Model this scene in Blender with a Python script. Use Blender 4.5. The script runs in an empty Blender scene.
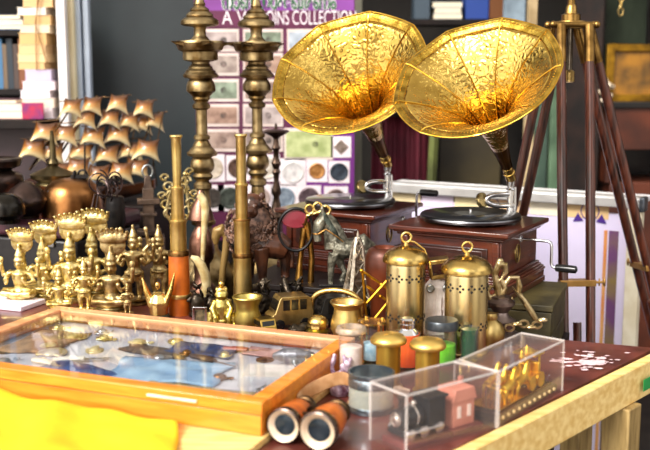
import bpy, bmesh, math, random
from mathutils import Vector, Matrix, Euler
C = bpy.context.scene.collection
PI = math.pi
R = math.radians
random.seed(7)

# ------------------------------------------------------------------ camera model (used to measure the place)
FPX, PITCH, CZ = 1000.0, math.atan(0.155), 1.5
cs, sn = math.cos(PITCH), math.sin(PITCH)
def ray(px, py):
    u, v = (px-325)/FPX, (225-py)/FPX
    return Vector((u, cs+v*sn, v*cs-sn))
def pd(px, py, Y):
    r = ray(px, py); p = r*(Y/r.y); p.z += CZ; return p
def pz(px, py, z):
    r = ray(px, py); p = r*((z-CZ)/r.z); p.z += CZ; return p
def at(px, Y, z):
    return Vector(((px-325)/FPX*(Y*cs+(CZ-z)*sn), Y, z))
def mpp(Y, z=0.9): return (Y*cs+(CZ-z)*sn)/FPX
def prof(px, Y, z0, lst):
    out = []
    for r, y in lst:
        p = pd(px, y, Y); out.append((max(r*mpp(Y, p.z), 0.0), p.z-z0))
    return out[::-1]

# ------------------------------------------------------------------ materials
def lin(h):
    h = h.lstrip('#'); o = []
    for i in (0, 2, 4):
        c = int(h[i:i+2], 16)/255; o.append(c/12.92 if c <= .04045 else ((c+.055)/1.055)**2.4)
    return (*o, 1)
MATS = {}
def M(name, c1, c2=None, rough=.5, metal=0, ns=14, bump=0, bs=80, stretch=None, coat=0, spec=.5, detail=4, lo=.35, hi=.65, hollow_dark=0):
    if name in MATS: return MATS[name]
    m = bpy.data.materials.new(name); m.use_nodes = True; nt = m.node_tree; N = nt.nodes; L = nt.links
    b = N['Principled BSDF']
    b.inputs['Roughness'].default_value = rough; b.inputs['Metallic'].default_value = metal
    b.inputs['Coat Weight'].default_value = coat; b.inputs['Specular IOR Level'].default_value = spec
    tc = N.new('ShaderNodeTexCoord'); src = tc.outputs['Object']
    if stretch:
        mp = N.new('ShaderNodeMapping'); mp.inputs['Scale'].default_value = stretch
        L.new(src, mp.inputs[0]); src = mp.outputs[0]
    nz = N.new('ShaderNodeTexNoise'); nz.inputs['Scale'].default_value = ns; nz.inputs['Detail'].default_value = detail
    L.new(src, nz.inputs['Vector'])
    cr = N.new('ShaderNodeValToRGB'); cr.color_ramp.elements[0].position = lo; cr.color_ramp.elements[1].position = hi
    cr.color_ramp.elements[0].color = lin(c1); cr.color_ramp.elements[1].color = lin(c2 or c1)
    L.new(nz.outputs['Fac'], cr.inputs[0]); L.new(cr.outputs[0], b.inputs['Base Color'])
    if hollow_dark:      # darker colour mixed into the hollows by pointiness
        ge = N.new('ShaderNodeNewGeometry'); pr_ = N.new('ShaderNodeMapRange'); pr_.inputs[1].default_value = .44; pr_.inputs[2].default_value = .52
        pr_.inputs[3].default_value = hollow_dark; pr_.inputs[4].default_value = 0; L.new(ge.outputs['Pointiness'], pr_.inputs[0])
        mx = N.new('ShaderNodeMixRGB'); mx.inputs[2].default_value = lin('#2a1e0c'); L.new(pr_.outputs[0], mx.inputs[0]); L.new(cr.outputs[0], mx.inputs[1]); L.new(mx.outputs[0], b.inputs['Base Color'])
    if bump:
        n2 = N.new('ShaderNodeTexNoise'); n2.inputs['Scale'].default_value = bs; n2.inputs['Detail'].default_value = 3
        L.new(src, n2.inputs['Vector'])
        bp = N.new('ShaderNodeBump'); bp.inputs['Strength'].default_value = bump; bp.inputs['Distance'].default_value = .004
        L.new(n2.outputs['Fac'], bp.inputs['Height']); L.new(bp.outputs[0], b.inputs['Normal'])
    MATS[name] = m; return m
def glass(name, tint='#ffffff', rough=.02, refl=1.0, body=0.0, bodycol='#ffffff'):
    """thin clear pane: see-through, mirror share by Fresnel, plus a faint dusty body"""
    if name in MATS: return MATS[name]
    m = bpy.data.materials.new(name); m.use_nodes = True; nt = m.node_tree; N = nt.nodes; L = nt.links
    N.remove(N['Principled BSDF']); out = N['Material Output']
    tr = N.new('ShaderNodeBsdfTransparent'); tr.inputs[0].default_value = lin(tint)
    gl = N.new('ShaderNodeBsdfGlossy'); gl.inputs['Roughness'].default_value = rough
    lw_ = N.new('ShaderNodeLayerWeight'); lw_.inputs[0].default_value = .5
    fp = N.new('ShaderNodeMath'); fp.operation = 'POWER'; fp.inputs[1].default_value = 4.5; L.new(lw_.outputs['Facing'], fp.inputs[0])
    fr = N.new('ShaderNodeMath'); fr.operation = 'MULTIPLY_ADD'; fr.inputs[1].default_value = .8; fr.inputs[2].default_value = .035; L.new(fp.outputs[0], fr.inputs[0])
    mu = N.new('ShaderNodeMath'); mu.operation = 'MULTIPLY'; mu.inputs[1].default_value = refl; mu.use_clamp = True
    mx = N.new('ShaderNodeMixShader')
    L.new(fr.outputs[0], mu.inputs[0]); L.new(mu.outputs[0], mx.inputs[0]); L.new(tr.outputs[0], mx.inputs[1]); L.new(gl.outputs[0], mx.inputs[2])
    last = mx
    if body:
        df = N.new('ShaderNodeBsdfDiffuse'); df.inputs[0].default_value = lin(bodycol)
        m2 = N.new('ShaderNodeMixShader'); m2.inputs[0].default_value = body
        L.new(mx.outputs[0], m2.inputs[1]); L.new(df.outputs[0], m2.inputs[2]); last = m2
    L.new(last.outputs[0], out.inputs[0]); MATS[name] = m; return m
def engraved(name, c1, c2, rough=.25, sc=60, strength=.6):
    """bright sheet brass with chased flower work"""
    if name in MATS: return MATS[name]
    m = bpy.data.materials.new(name); m.use_nodes = True; nt = m.node_tree; N = nt.nodes; L = nt.links
    b = N['Principled BSDF']; b.inputs['Metallic'].default_value = 1; b.inputs['Roughness'].default_value = rough
    tc = N.new('ShaderNodeTexCoord'); nz = N.new('ShaderNodeTexNoise'); nz.inputs['Scale'].default_value = sc*.4
    L.new(tc.outputs['Object'], nz.inputs['Vector'])
    add = N.new('ShaderNodeMixRGB'); add.inputs[0].default_value = .035
    L.new(tc.outputs['Object'], add.inputs[1]); L.new(nz.outputs['Color'], add.inputs[2])
    vo = N.new('ShaderNodeTexVoronoi'); vo.inputs['Scale'].default_value = sc; vo.feature = 'SMOOTH_F1'
    L.new(add.outputs[0], vo.inputs['Vector'])
    wv = N.new('ShaderNodeMath'); wv.operation = 'SINE'
    ml = N.new('ShaderNodeMath'); ml.operation = 'MULTIPLY'; ml.inputs[1].default_value = 11
    L.new(vo.outputs['Distance'], ml.inputs[0]); L.new(ml.outputs[0], wv.inputs[0])
    cr = N.new('ShaderNodeValToRGB'); cr.color_ramp.elements[0].color = lin(c2); cr.color_ramp.elements[1].color = lin(c1)
    cr.color_ramp.elements[0].position = .3; cr.color_ramp.elements[1].position = .6
    n3 = N.new('ShaderNodeTexNoise'); n3.inputs['Scale'].default_value = 9; L.new(tc.outputs['Object'], n3.inputs['Vector'])
    L.new(n3.outputs['Fac'], cr.inputs[0]); L.new(cr.outputs[0], b.inputs['Base Color'])
    bp = N.new('ShaderNodeBump'); bp.inputs['Strength'].default_value = strength; bp.inputs['Distance'].default_value = .003
    L.new(wv.outputs[0], bp.inputs['Height']); L.new(bp.outputs[0], b.inputs['Normal'])
    MATS[name] = m; return m
def grad(name, stops, axis=2, lo=0.0, hi=1.0, rough=.35, coat=.3, ns=40, amt=.15):
    """natural colour running along an object's own axis (horn, hide)"""
    if name in MATS: return MATS[name]
    m = bpy.data.materials.new(name); m.use_nodes = True; nt = m.node_tree; N = nt.nodes; L = nt.links
    b = N['Principled BSDF']; b.inputs['Roughness'].default_value = rough; b.inputs['Coat Weight'].default_value = coat
    tc = N.new('ShaderNodeTexCoord'); sp = N.new('ShaderNodeSeparateXYZ'); L.new(tc.outputs['UV'], sp.inputs[0])
    nz = N.new('ShaderNodeTexNoise'); nz.inputs['Scale'].default_value = ns; L.new(tc.outputs['Object'], nz.inputs['Vector'])
    mr = N.new('ShaderNodeMapRange'); mr.inputs[1].default_value = lo; mr.inputs[2].default_value = hi
    L.new(sp.outputs[axis], mr.inputs[0])
    ad = N.new('ShaderNodeMath'); ad.operation = 'MULTIPLY_ADD'; ad.inputs[1].default_value = amt; L.new(nz.outputs['Fac'], ad.inputs[0]); L.new(mr.outputs[0], ad.inputs[2])
    cr = N.new('ShaderNodeValToRGB'); e = cr.color_ramp.elements
    while len(e) < len(stops): e.new(.5)
    for k, (p, c) in enumerate(stops): e[k].position = p; e[k].color = lin(c)
    L.new(ad.outputs[0], cr.inputs[0]); L.new(cr.outputs[0], b.inputs['Base Color'])
    MATS[name] = m; return m

gold = engraved('horn_brass', '#d6b25c', '#947430', .19, 64, .24)
goldplain = M('plain_gold', '#e2b850', '#c08e2c', .2, 1)
brass = M('aged_brass', '#d4b878', '#9a7c44', .32, 1, 30, .25, 120)
brassb = M('bright_brass', '#e9cd82', '#bd984e', .25, 1, 20, .12, 90)
brassy = M('yellow_brass', '#f8e6a4', '#c8ac60', .38, 1, 60, .4, 160, hollow_dark=.9)
bronze = M('brown_bronze', '#9a7140', '#4c3318', .36, 1, 30, .3, 90)
bronzed = M('dark_bronze', '#5d452c', '#241a12', .4, .9, 25, .4, 70)
verdi = M('grey_green_bronze', '#9a9684', '#3a382e', .42, .6, 40, .9, 90, hollow_dark=.8)
copper = M('copper', '#a87444', '#5e3a1e', .3, 1, 8, .1, 60)
chrome = M('chrome', '#e6e6e6', '#b8b8bc', .12, 1)
steel = M('worn_steel', '#c4c6c4', '#7c8080', .3, 1, 20)
iron = M('black_iron', '#231f1f', '#0d0c0d', .4, .5, 20, .3, 60)
blackg = M('black_gloss', '#141416', '#0a0a0c', .22, 0)
rubber = M('black_rubber', '#161616', '#0c0c0c', .5)
maho = M('mahogany', '#5e2816', '#32120a', .28, 0, 6, .12, 60, (1, 1, 14), .5)
mahod = M('dark_mahogany', '#3c1a12', '#200c08', .32, 0, 8, .1, 60, (1, 1, 10), .4)
tan_wood = M('orange_varnished_wood', '#e8912c', '#cf7417', .38, 0, 5, .08, 60, (1.5, 14, 14), .35)
pink_wood = M('pale_varnished_wood', '#dfa274', '#c98555', .4, 0, 5, .08, 60, (1.5, 14, 14), .35)
pine = M('pale_pine', '#f2d48e', '#dcb264', .55, 0, 4, .12, 50, (2, 16, 16))
pined = M('weathered_pine', '#b0935c', '#7d6436', .6, 0, 4, .2, 50, (14, 14, 2))
olive_wood = M('olive_painted_wood', '#4d4320', '#262009', .55, 0, 10, .3, 40)
darkw = M('dark_stained_wood', '#1d1310', '#0e0908', .5, 0, 8, .1, 50, spec=.25)
leather = M('orange_leather', '#c8691e', '#9d4812', .42, 0, 30, .25, 220)
felt = M('dark_felt', '#22251f', '#15170f', .9)
record = M('vinyl_record', '#1b1b1d', '#101012', .3, 0, coat=.5)
cream = M('cream', '#f0e4c8', '#d8c6a0', .5, 0, 20)
white = M('white_paint', '#f2f0f0', '#dedbdc', .5, 0, 6)
lav = M('lavender_sheet', '#e6dcf6', '#dad0ee', .5, 0, 3)
purple = M('deep_purple', '#5c2472', '#4a1a5e', .5)
dpurple = M('dark_violet', '#43207f', '#43207f', .5)
alu = M('aluminium', '#e4e2e0', '#cfccca', .35, .6)
yellow = M('yellow_cloth', '#f0c416', '#e0aa08', .8, 0, 6, .6, 14)
glassclear = glass('clear_glass', '#f8fafa', .03, .9, .012, '#ffffff')
glasslid = glass('lid_glass', '#f6f8f8', .01, .85)
acryl = glass('scuffed_acrylic', '#fbf8f7', .05, .8, .022, '#fff4f0')

# ------------------------------------------------------------------ mesh builder
class MB:
    def __init__(s): s.bm = bmesh.new()
    def add(s, verts, faces, mtx=None, uvs=None):
        vs = [s.bm.verts.new(mtx @ Vector(v) if mtx else v) for v in verts]
        ul = s.bm.loops.layers.uv.verify() if uvs else None
        for f in faces:
            try: fc = s.bm.faces.new([vs[i] for i in f])
            except ValueError: continue
            if uvs:
                for lp, i in zip(fc.loops, f): lp[ul].uv = uvs[i]
        return s
    def box(s, c, d, rot=None):
        x, y, z = d[0]/2, d[1]/2, d[2]/2
        v = [(i, j, k) for i in (-x, x) for j in (-y, y) for k in (-z, z)]
        m = Matrix.Translation(c)
        if rot is not None: m = m @ (Matrix.Rotation(rot, 4, 'Z') if isinstance(rot, (int, float)) else Euler(rot).to_matrix().to_4x4())
        return s.add(v, [(0,1,3,2), (4,6,7,5), (0,4,5,1), (2,3,7,6), (0,2,6,4), (1,5,7,3)], m)
    def lathe(s, pr, seg=24, mtx=None, sx=1, sy=1, c=(0,0,0), cap=True):
        m = (Matrix.Translation(c) if mtx is None else mtx)
        v, f, n = [], [], len(pr)
        for r, z in pr:
            for k in range(seg):
                a = 2*PI*k/seg; v.append((max(r, 1e-5)*math.cos(a)*sx, max(r, 1e-5)*math.sin(a)*sy, z))
        for i in range(n-1):
            for k in range(seg):
                k2 = (k+1) % seg; f.append((i*seg+k, i*seg+k2, (i+1)*seg+k2, (i+1)*seg+k))
        if cap and pr[0][0] > 1e-4: f.append(tuple(range(seg))[::-1])
        if cap and pr[-1][0] > 1e-4: f.append(tuple((n-1)*seg+k for k in range(seg)))
        return s.add(v, f, m)
    def cyl(s, p0, p1, r, seg=14, r1=None):
        return s.tube([p0, p1], [r, r if r1 is None else r1], seg)
    def tube(s, pts, r, seg=10, closed=False, flat=1.0):
        pts = [Vector(p) for p in pts]; n = len(pts)
        rs = r if isinstance(r, (list, tuple)) else [r]*n
        up = None; v, f = [], []
        for i in range(n):
            if closed: t = pts[(i+1) % n]-pts[i-1]
            else: t = pts[min(i+1, n-1)]-pts[max(i-1, 0)]
            t.normalize()
            if up is None: up = Vector((0, 0, 1)) if abs(t.z) < .9 else Vector((0, 1, 0))
            a = up.cross(t)
            if a.length < 1e-4: a = Vector((1, 0, 0)).cross(t)
            a.normalize(); b = t.cross(a); up = b
            for k in range(seg):
                w = 2*PI*k/seg; v.append(pts[i]+a*(math.cos(w)*rs[i])+b*(math.sin(w)*rs[i]*flat))
        m = n if closed else n-1
        for i in range(m):
            j = (i+1) % n
            for k in range(seg):
                k2 = (k+1) % seg; f.append((i*seg+k, j*seg+k, j*seg+k2, i*seg+k2))
        if not closed: f.append(tuple(range(seg))); f.append(tuple((n-1)*seg+k for k in range(seg))[::-1])
        return s.add(v, f)
    def ring(s, c, R_, r, axis='Z', seg=28, sq=1.0, rs=8):
        pts = []
        for k in range(seg):
            a = 2*PI*k/seg; x, y = R_*math.cos(a), R_*math.sin(a)*sq
            pts.append(Vector(c)+Vector({'Z': (x, y, 0), 'Y': (x, 0, y), 'X': (0, x, y)}[axis]))
        return s.tube(pts, r, rs, True)
    def ell(s, c, r, rot=(0,0,0), seg=14):
        if isinstance(r, (int, float)): r = (r, r, r)
        h = seg//2; pr = [(math.sin(PI*i/h), -math.cos(PI*i/h)) for i in range(h+1)]
        m = Matrix.Translation(c) @ Euler(rot).to_matrix().to_4x4() @ Matrix.Diagonal((r[0], r[1], r[2], 1))
        return s.lathe(pr, seg, m)
    def prism(s, poly, z0, z1, mtx=None):
        n = len(poly); v = [(x, y, z0) for x, y in poly]+[(x, y, z1) for x, y in poly]
        f = [tuple(range(n))[::-1], tuple(range(n, 2*n))]+[(i, (i+1) % n, n+(i+1) % n, n+i) for i in range(n)]
        return s.add(v, f, mtx)
    def build(s, name, mat, parent=None, smooth=True, bevel=0, ang=38, bseg=2, solid=0, remesh=0, sub=0):
        bm = s.bm; bmesh.ops.remove_doubles(bm, verts=bm.verts, dist=1e-6) if not remesh else None
        bmesh.ops.recalc_face_normals(bm, faces=bm.faces)
        me = bpy.data.meshes.new(name); bm.to_mesh(me); bm.free()
        o = bpy.data.objects.new(name, me); C.objects.link(o); me.materials.append(mat)
        if remesh:
            md = o.modifiers.new('r', 'REMESH'); md.mode = 'VOXEL'; md.voxel_size = remesh
            sm = o.modifiers.new('s', 'SMOOTH'); sm.factor = .5; sm.iterations = 2
            dg = bpy.context.evaluated_depsgraph_get(); m2 = bpy.data.meshes.new_from_object(o.evaluated_get(dg))
            o.modifiers.clear(); o.data = m2; bpy.data.meshes.remove(me); m2.name = name; me = m2
            if not me.materials: me.materials.append(mat)
            me.shade_smooth()
        elif smooth:
            me.shade_smooth(); me.set_sharp_from_angle(angle=R(ang))
        if solid:
            md = o.modifiers.new('t', 'SOLIDIFY'); md.thickness = solid; md.offset = 0
        if bevel:
            md = o.modifiers.new('b', 'BEVEL'); md.width = bevel; md.segments = bseg; md.limit_method = 'ANGLE'; md.angle_limit = R(50)
        if sub:
            md = o.modifiers.new('u', 'SUBSURF'); md.levels = sub; md.render_levels = sub
        if parent: o.parent = parent
        return o
def tag(o, label, cat, group=None, kind=None):
    if label: o['label'] = label
    if cat: o['category'] = cat
    if group: o['group'] = group
    if kind: o['kind'] = kind
    return o
def thing(name, label, cat, loc=(0,0,0), rz=0, group=None):
    o = bpy.data.objects.new(name, None); C.objects.link(o); o.empty_display_size = .05
    o.location = loc; o.rotation_euler = (0, 0, rz)
    return tag(o, label, cat, group)
def plab(o, label): o['label'] = label; return o
def struct(name, mb, mat, parent=None, **k):
    o = mb.build(name, mat, parent, **k)
    if not parent: o['kind'] = 'structure'
    return o
def solo(name, mb, mat, label, cat, loc=(0,0,0), rz=0, group=None, **k):
    o = mb.build(name, mat, None, **k); o.location = loc; o.rotation_euler = (0, 0, rz)
    return tag(o, label, cat, group)
KID = {}
def dup(root, loc=None, rz=None, label=None, scale=None):
    def rec(o, par):
        c = o.copy(); C.objects.link(c); c.parent = par
        for ch in [x for x in bpy.data.objects if x.parent == o]: rec(ch, c)
        return c
    r = rec(root, None)
    if loc is not None: r.location = loc
    if rz is not None: r.rotation_euler = (0, 0, rz)
    if label: r['label'] = label
    if scale: r.scale = (scale,)*3
    return r
def textmesh(name, body, mat, parent, loc, size, rot=(PI/2, 0, 0), ext=.0008, sx=1, off=0):
    cu = bpy.data.curves.new(name, 'FONT'); cu.body = body; cu.size = size; cu.extrude = ext; cu.offset = off
    t = bpy.data.objects.new(name+'_c', cu); C.objects.link(t)
    dg = bpy.context.evaluated_depsgraph_get(); me = bpy.data.meshes.new_from_object(t.evaluated_get(dg))
    bpy.data.objects.remove(t)
    me.materials.clear(); me.materials.append(mat)
    o = bpy.data.objects.new(name, me); C.objects.link(o); o.parent = parent
    o.location = loc; o.rotation_euler = rot; o.scale = (sx, 1, 1)
    return o
def ground(q, z_=None):
    return [(q[0][0], 0)]+[(r, max(z, .0004)) for r, z in q]
T = 0.78        # table top
BT = 0.70       # back bench top
CT = 0.86       # crate tops
# ================================================================== SETTING
struct('floor', MB().box((0, 3.2, -.02), (7, 8, .04)), M('dusty_floor', '#2e2723', '#1c1715', .8, 0, 5))
struct('wall_back', MB().box((0, 6.05, 1.5), (7, .1, 3.2)), M('shadowy_wall', '#2c2620', '#15120f', .8, 0, 2))
struct('unseen_wall_left', MB().box((-2.9, 4.9, 1.5), (.1, 2.4, 3.2)), M('side_wall', '#4a4038', '#2e2722', .8, 0, 2))  # unseen side wall, added to keep sky light off the background
struct('unseen_wall_right', MB().box((2.9, 4.9, 1.5), (.1, 2.4, 3.2)), MATS['side_wall'])  # unseen too, added to block light from this side
struct('unseen_ceiling', MB().box((0, 5.5, 2.85), (5.9, 1.2, .06)), M('canopy_boards', '#4a4038', '#332b26', .8, 0, 3))  # stall roof out of view, placed to darken the back
# slate door leaf and the painted posts beside it
slate = M('slate_board', '#252f32', '#1a2226', .45, 0, 3, .05, 30)
d0, d1 = at(89, 4.75, 1.5), at(200, 4.75, 1.5)
dr = MB().box(((d0.x+d1.x)/2, 4.77, 1.26), (d1.x-d0.x, .04, 2.52))
struct('door_1', dr, slate, bevel=.004)
def post(name, xa, xb, Y, mat, z1=2.6, th=.05, z0=0):
    a, b = at(xa, Y, 1.5), at(xb, Y, 1.5)
    return struct(name, MB().box(((a.x+b.x)/2, Y+th/2, (z0+z1)/2), (b.x-a.x, th, z1-z0)), mat, bevel=.004)
post('trim_1', 58, 67, 4.36, M('white_post', '#efe9e6', '#d8d0cc', .5, 0, 4))
post('trim_2', 67.5, 75, 4.42, M('cream_post', '#efe2bd', '#dccb9d', .5, 0, 4))
bl = M('pale_blue_frame', '#c3d0e0', '#aab6c8', .45, 0, 4)
post('trim_3', 76, 82, 4.46, bl); post('trim_4', 84.5, 90, 4.46, bl)
post('trim_5', 352, 362, 4.75, M('grey_olive_post', '#7d7a6c', '#5d5a4c', .6, 0, 4))
post('trim_6', 503, 524, 4.7, M('blue_grey_post', '#80909c', '#505e6a', .5, 0, 9), 2.6, .05, 1.62)
post('trim_7', 527, 536, 4.55, M('beige_post', '#b9a27c', '#8d7752', .6, 0, 8))
post('trim_8', 538, 550, 4.8, M('faded_teal_board', '#48604f', '#2f4238', .6, 0, 5), 1.54)
post('trim_9', 441, 503, 5.0, M('olive_brown_board', '#3c3218', '#221b0c', .55, 0, 3), 1.45)
post('trim_10', 553, 566, 5.2, M('green_pane_board', '#6d8a6c', '#425a44', .5, 0, 5), 1.5)
post('trim_11', 566, 602, 5.1, M('dark_brown_drape', '#2d1a12', '#160d09', .7, 0, 12), 2.6)

# ------------------------------------------------------------------ main table
FR_, BK_ = pz(520, 419, T), pz(650, 355, T)
ed = (BK_-FR_).normalized()                     # right-hand edge of the table, towards the back
Cn = pz(655, 348, T)
K0 = FR_-ed*1.1
bd = Vector((-math.cos(R(20)), math.sin(R(20)), 0))
Bk = Cn+bd*2.75; Lf = Vector((Bk.x, .9, T))
tbl = thing('market_table', 'market stall table with worn dark red top and pale pine apron', 'table', (0, 0, 0))
poly = [(K0.x, K0.y), (Cn.x, Cn.y), (Bk.x, Bk.y), (Bk.x, 1.2), (K0.x-.3, K0.y-.05)]
topm = M('worn_red_top', '#74382e', '#4a201a', .38, 0, 9, .1, 40, None, .25)
MB().prism(poly, T-.022, T).build('tabletop', topm, tbl, smooth=False)
nrm = Vector((ed.y, -ed.x, 0))
apm = ((K0+Cn)/2)+nrm*.016; ln = (Cn-K0).length
MB().box((apm.x, apm.y, T-.045), (ln, .03, .088), math.atan2(ed.y, ed.x)).build('apron', pine, tbl, bevel=.003)
for (px, yy) in ((617, 2.36),):
    p = at(px, yy, .4)
    MB().box((p.x, p.y, (T-.09)/2), (.07, .07, T-.09), math.atan2(ed.y, ed.x)).build('leg', pined, tbl, bevel=.004)
p = Bk+Vector((.15, -.2, 0)); MB().box((p.x, p.y, (T-.022)/2), (.07, .07, T-.022), .3).build('leg', pined, tbl, bevel=.004)
p = Cn+bd*.12+Vector((0, -.1, 0)); MB().box((p.x-.1, p.y, (T-.022)/2), (.06, .06, T-.022), .7).build('leg', pined, tbl, bevel=.004)
# paint splashes on the top
sp = MB(); rnd = random.Random(3)
for k in range(70):
    px, py = rnd.gauss(590, 22), rnd.gauss(360, 4.5)
    if k < 6: px, py = 595+rnd.uniform(-9, 9), 362+rnd.uniform(-1.5, 1.5)
    c = pz(px, py, T+.0005+k*.00003)
    if (c-Cn).dot(nrm) > -.02 or (c-Cn).dot(Vector((-bd.y, bd.x, 0))) < .02: continue
    r = rnd.uniform(.003, .011) if k > 5 else rnd.uniform(.012, .02)
    n = 9; sp.add([(c.x+r*1.5*rnd.uniform(.5, 1)*math.cos(2*PI*i/n), c.y+r*rnd.uniform(.5, 1)*math.sin(2*PI*i/n), c.z) for i in range(n)], [tuple(range(n))])
sp.build('paint_stain', M('spilt_white_paint', '#f4dfe2', '#dcb8bc', .6), tbl, smooth=False)
a, b = pz(634, 375, T), None
tp = pd(647, 377, 2.5)
q = BK_-ed*.045+nrm*.0318
tg = MB().box((q.x, q.y, T-.05), (.115, .0012, .03), (0, R(0), math.atan2(ed.y, ed.x)))
tag(tg.build('green_tape', M('green_tape', '#1fa04c', '#17813c', .4), tbl, smooth=False), 'strip of bright green tape', None)

# ------------------------------------------------------------------ bench behind and the crates on it
rb = R(-20)
def frame(o, ang): 
    m = Matrix.Translation(o) @ Matrix.Rotation(ang, 4, 'Z'); return m
bo = Cn-bd*0+Vector((0, .03, 0))
bench = thing('back_bench', 'low dark bench standing behind the market table', 'bench', (0, 0, 0))
E = Vector((math.cos(rb), math.sin(rb), 0)); Nn = Vector((-E.y, E.x, 0))     # along the back edge, and away from it
O_ = Cn+Nn*.03
def bp(s, t): v = O_-E*s+Nn*t; return (v.x, v.y)
MB().prism([bp(.26, .0), bp(.26, .36), bp(.62, .36), bp(.62, .7), bp(1.1, .7), bp(1.1, 1.0), bp(2.3, 1.0), bp(2.9, .6), bp(2.9, 0)], BT-.03, BT).build('bench_top', darkw, bench, smooth=False)
for s, t in ((.32, .06), (.32, .3), (1.15, .93), (2.8, .06), (2.8, .56), (1.2, .06)):
    x, y = bp(s, t); MB().box((x, y, (BT-.03)/2), (.06, .06, BT-.03), rb).build('leg', darkw, bench, bevel=.003)
# ------------------------------------------------------------------ crates
def crate(name, label, s0, s1, t0, t1, z0, z1, mat):
    c = O_-E*((s0+s1)/2)+Nn*((t0+t1)/2)
    t = thing(name, label, 'crate', (c.x, c.y, z0), rb)
    w, d, h = s1-s0, t1-t0, z1-z0
    MB().box((0, 0, h-.009), (w, d, .018)).build('top_board', mat, t, bevel=.003)
    for k in range(2):
        hh = (h-.018)/2
        for sy in (-1, 1): MB().box((0, sy*(d/2-.012), hh*(k+.5)), (w-.01, .016, hh-.005)).build('side_slat', mat, t, bevel=.002)
        for sx in (-1, 1): MB().box((sx*(w/2-.012), 0, hh*(k+.5)), (.016, d-.05, hh-.005)).build('side_slat', mat, t, bevel=.002)
    return t
crate('wooden_crate', 'olive painted wooden crate under the gramophone with the side crank', .27, .68, .012, .345, BT, CT, olive_wood)
crate('wooden_crate', 'long dark wooden crate carrying the bronze horse and the rear gramophone', .70, 1.22, .012, .66, BT, CT, darkw)

# ------------------------------------------------------------------ gramophones
HA1 = Vector((-.39, .70, .75)); HA2 = Vector((-.335, .62, .86))
def cam2world(a): return Vector((1,0,0))*a.x + Vector((0, sn, cs))*a.y - Vector((0, cs, -sn))*a.z
def horn_bm(scale, lipband=False, n=9, seg=16):
    pr = [(.118,.0272), (.14,.0305), (.165,.036), (.19,.0435), (.215,.053), (.24,.065), (.265,.079), (.29,.1), (.313,.125), (.335,.152), (.352,.177), (.366,.199), (.374,.213), (.379,.222)]
    lip = [(.379,.222), (.3815,.226), (.387,.236), (.3895,.245), (.389,.252), (.385,.255)] if lipband else []
    if lipband: pr = []
    mb = MB(); v = []; f = []; S = n*seg; rows = pr+lip
    for i, (z, r) in enumerate(rows):
        w = min(1, max(0, (z-.13)/.26))**1.0
        for k in range(S):
            p = (k % seg)/seg-.5; a = 2*PI*k/S
            c = math.cos(PI*p)
            wr = w*(1-.66*max(0, (z-.3)/.079)) if z <= .379 else .34; m = 1+wr*(math.cos(PI/n)/math.cos(2*PI*p/n)-.962)
            dz = .004*w*(c-.5)
            v.append((r*m*math.cos(a)*scale, r*m*math.sin(a)*scale, (z-dz)*scale))
    for i in range(len(rows)-1):
        for k in range(S):
            k2 = (k+1) % S; f.append((i*S+k, i*S+k2, (i+1)*S+k2, (i+1)*S+k))
    return mb.add(v, f), S
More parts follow.
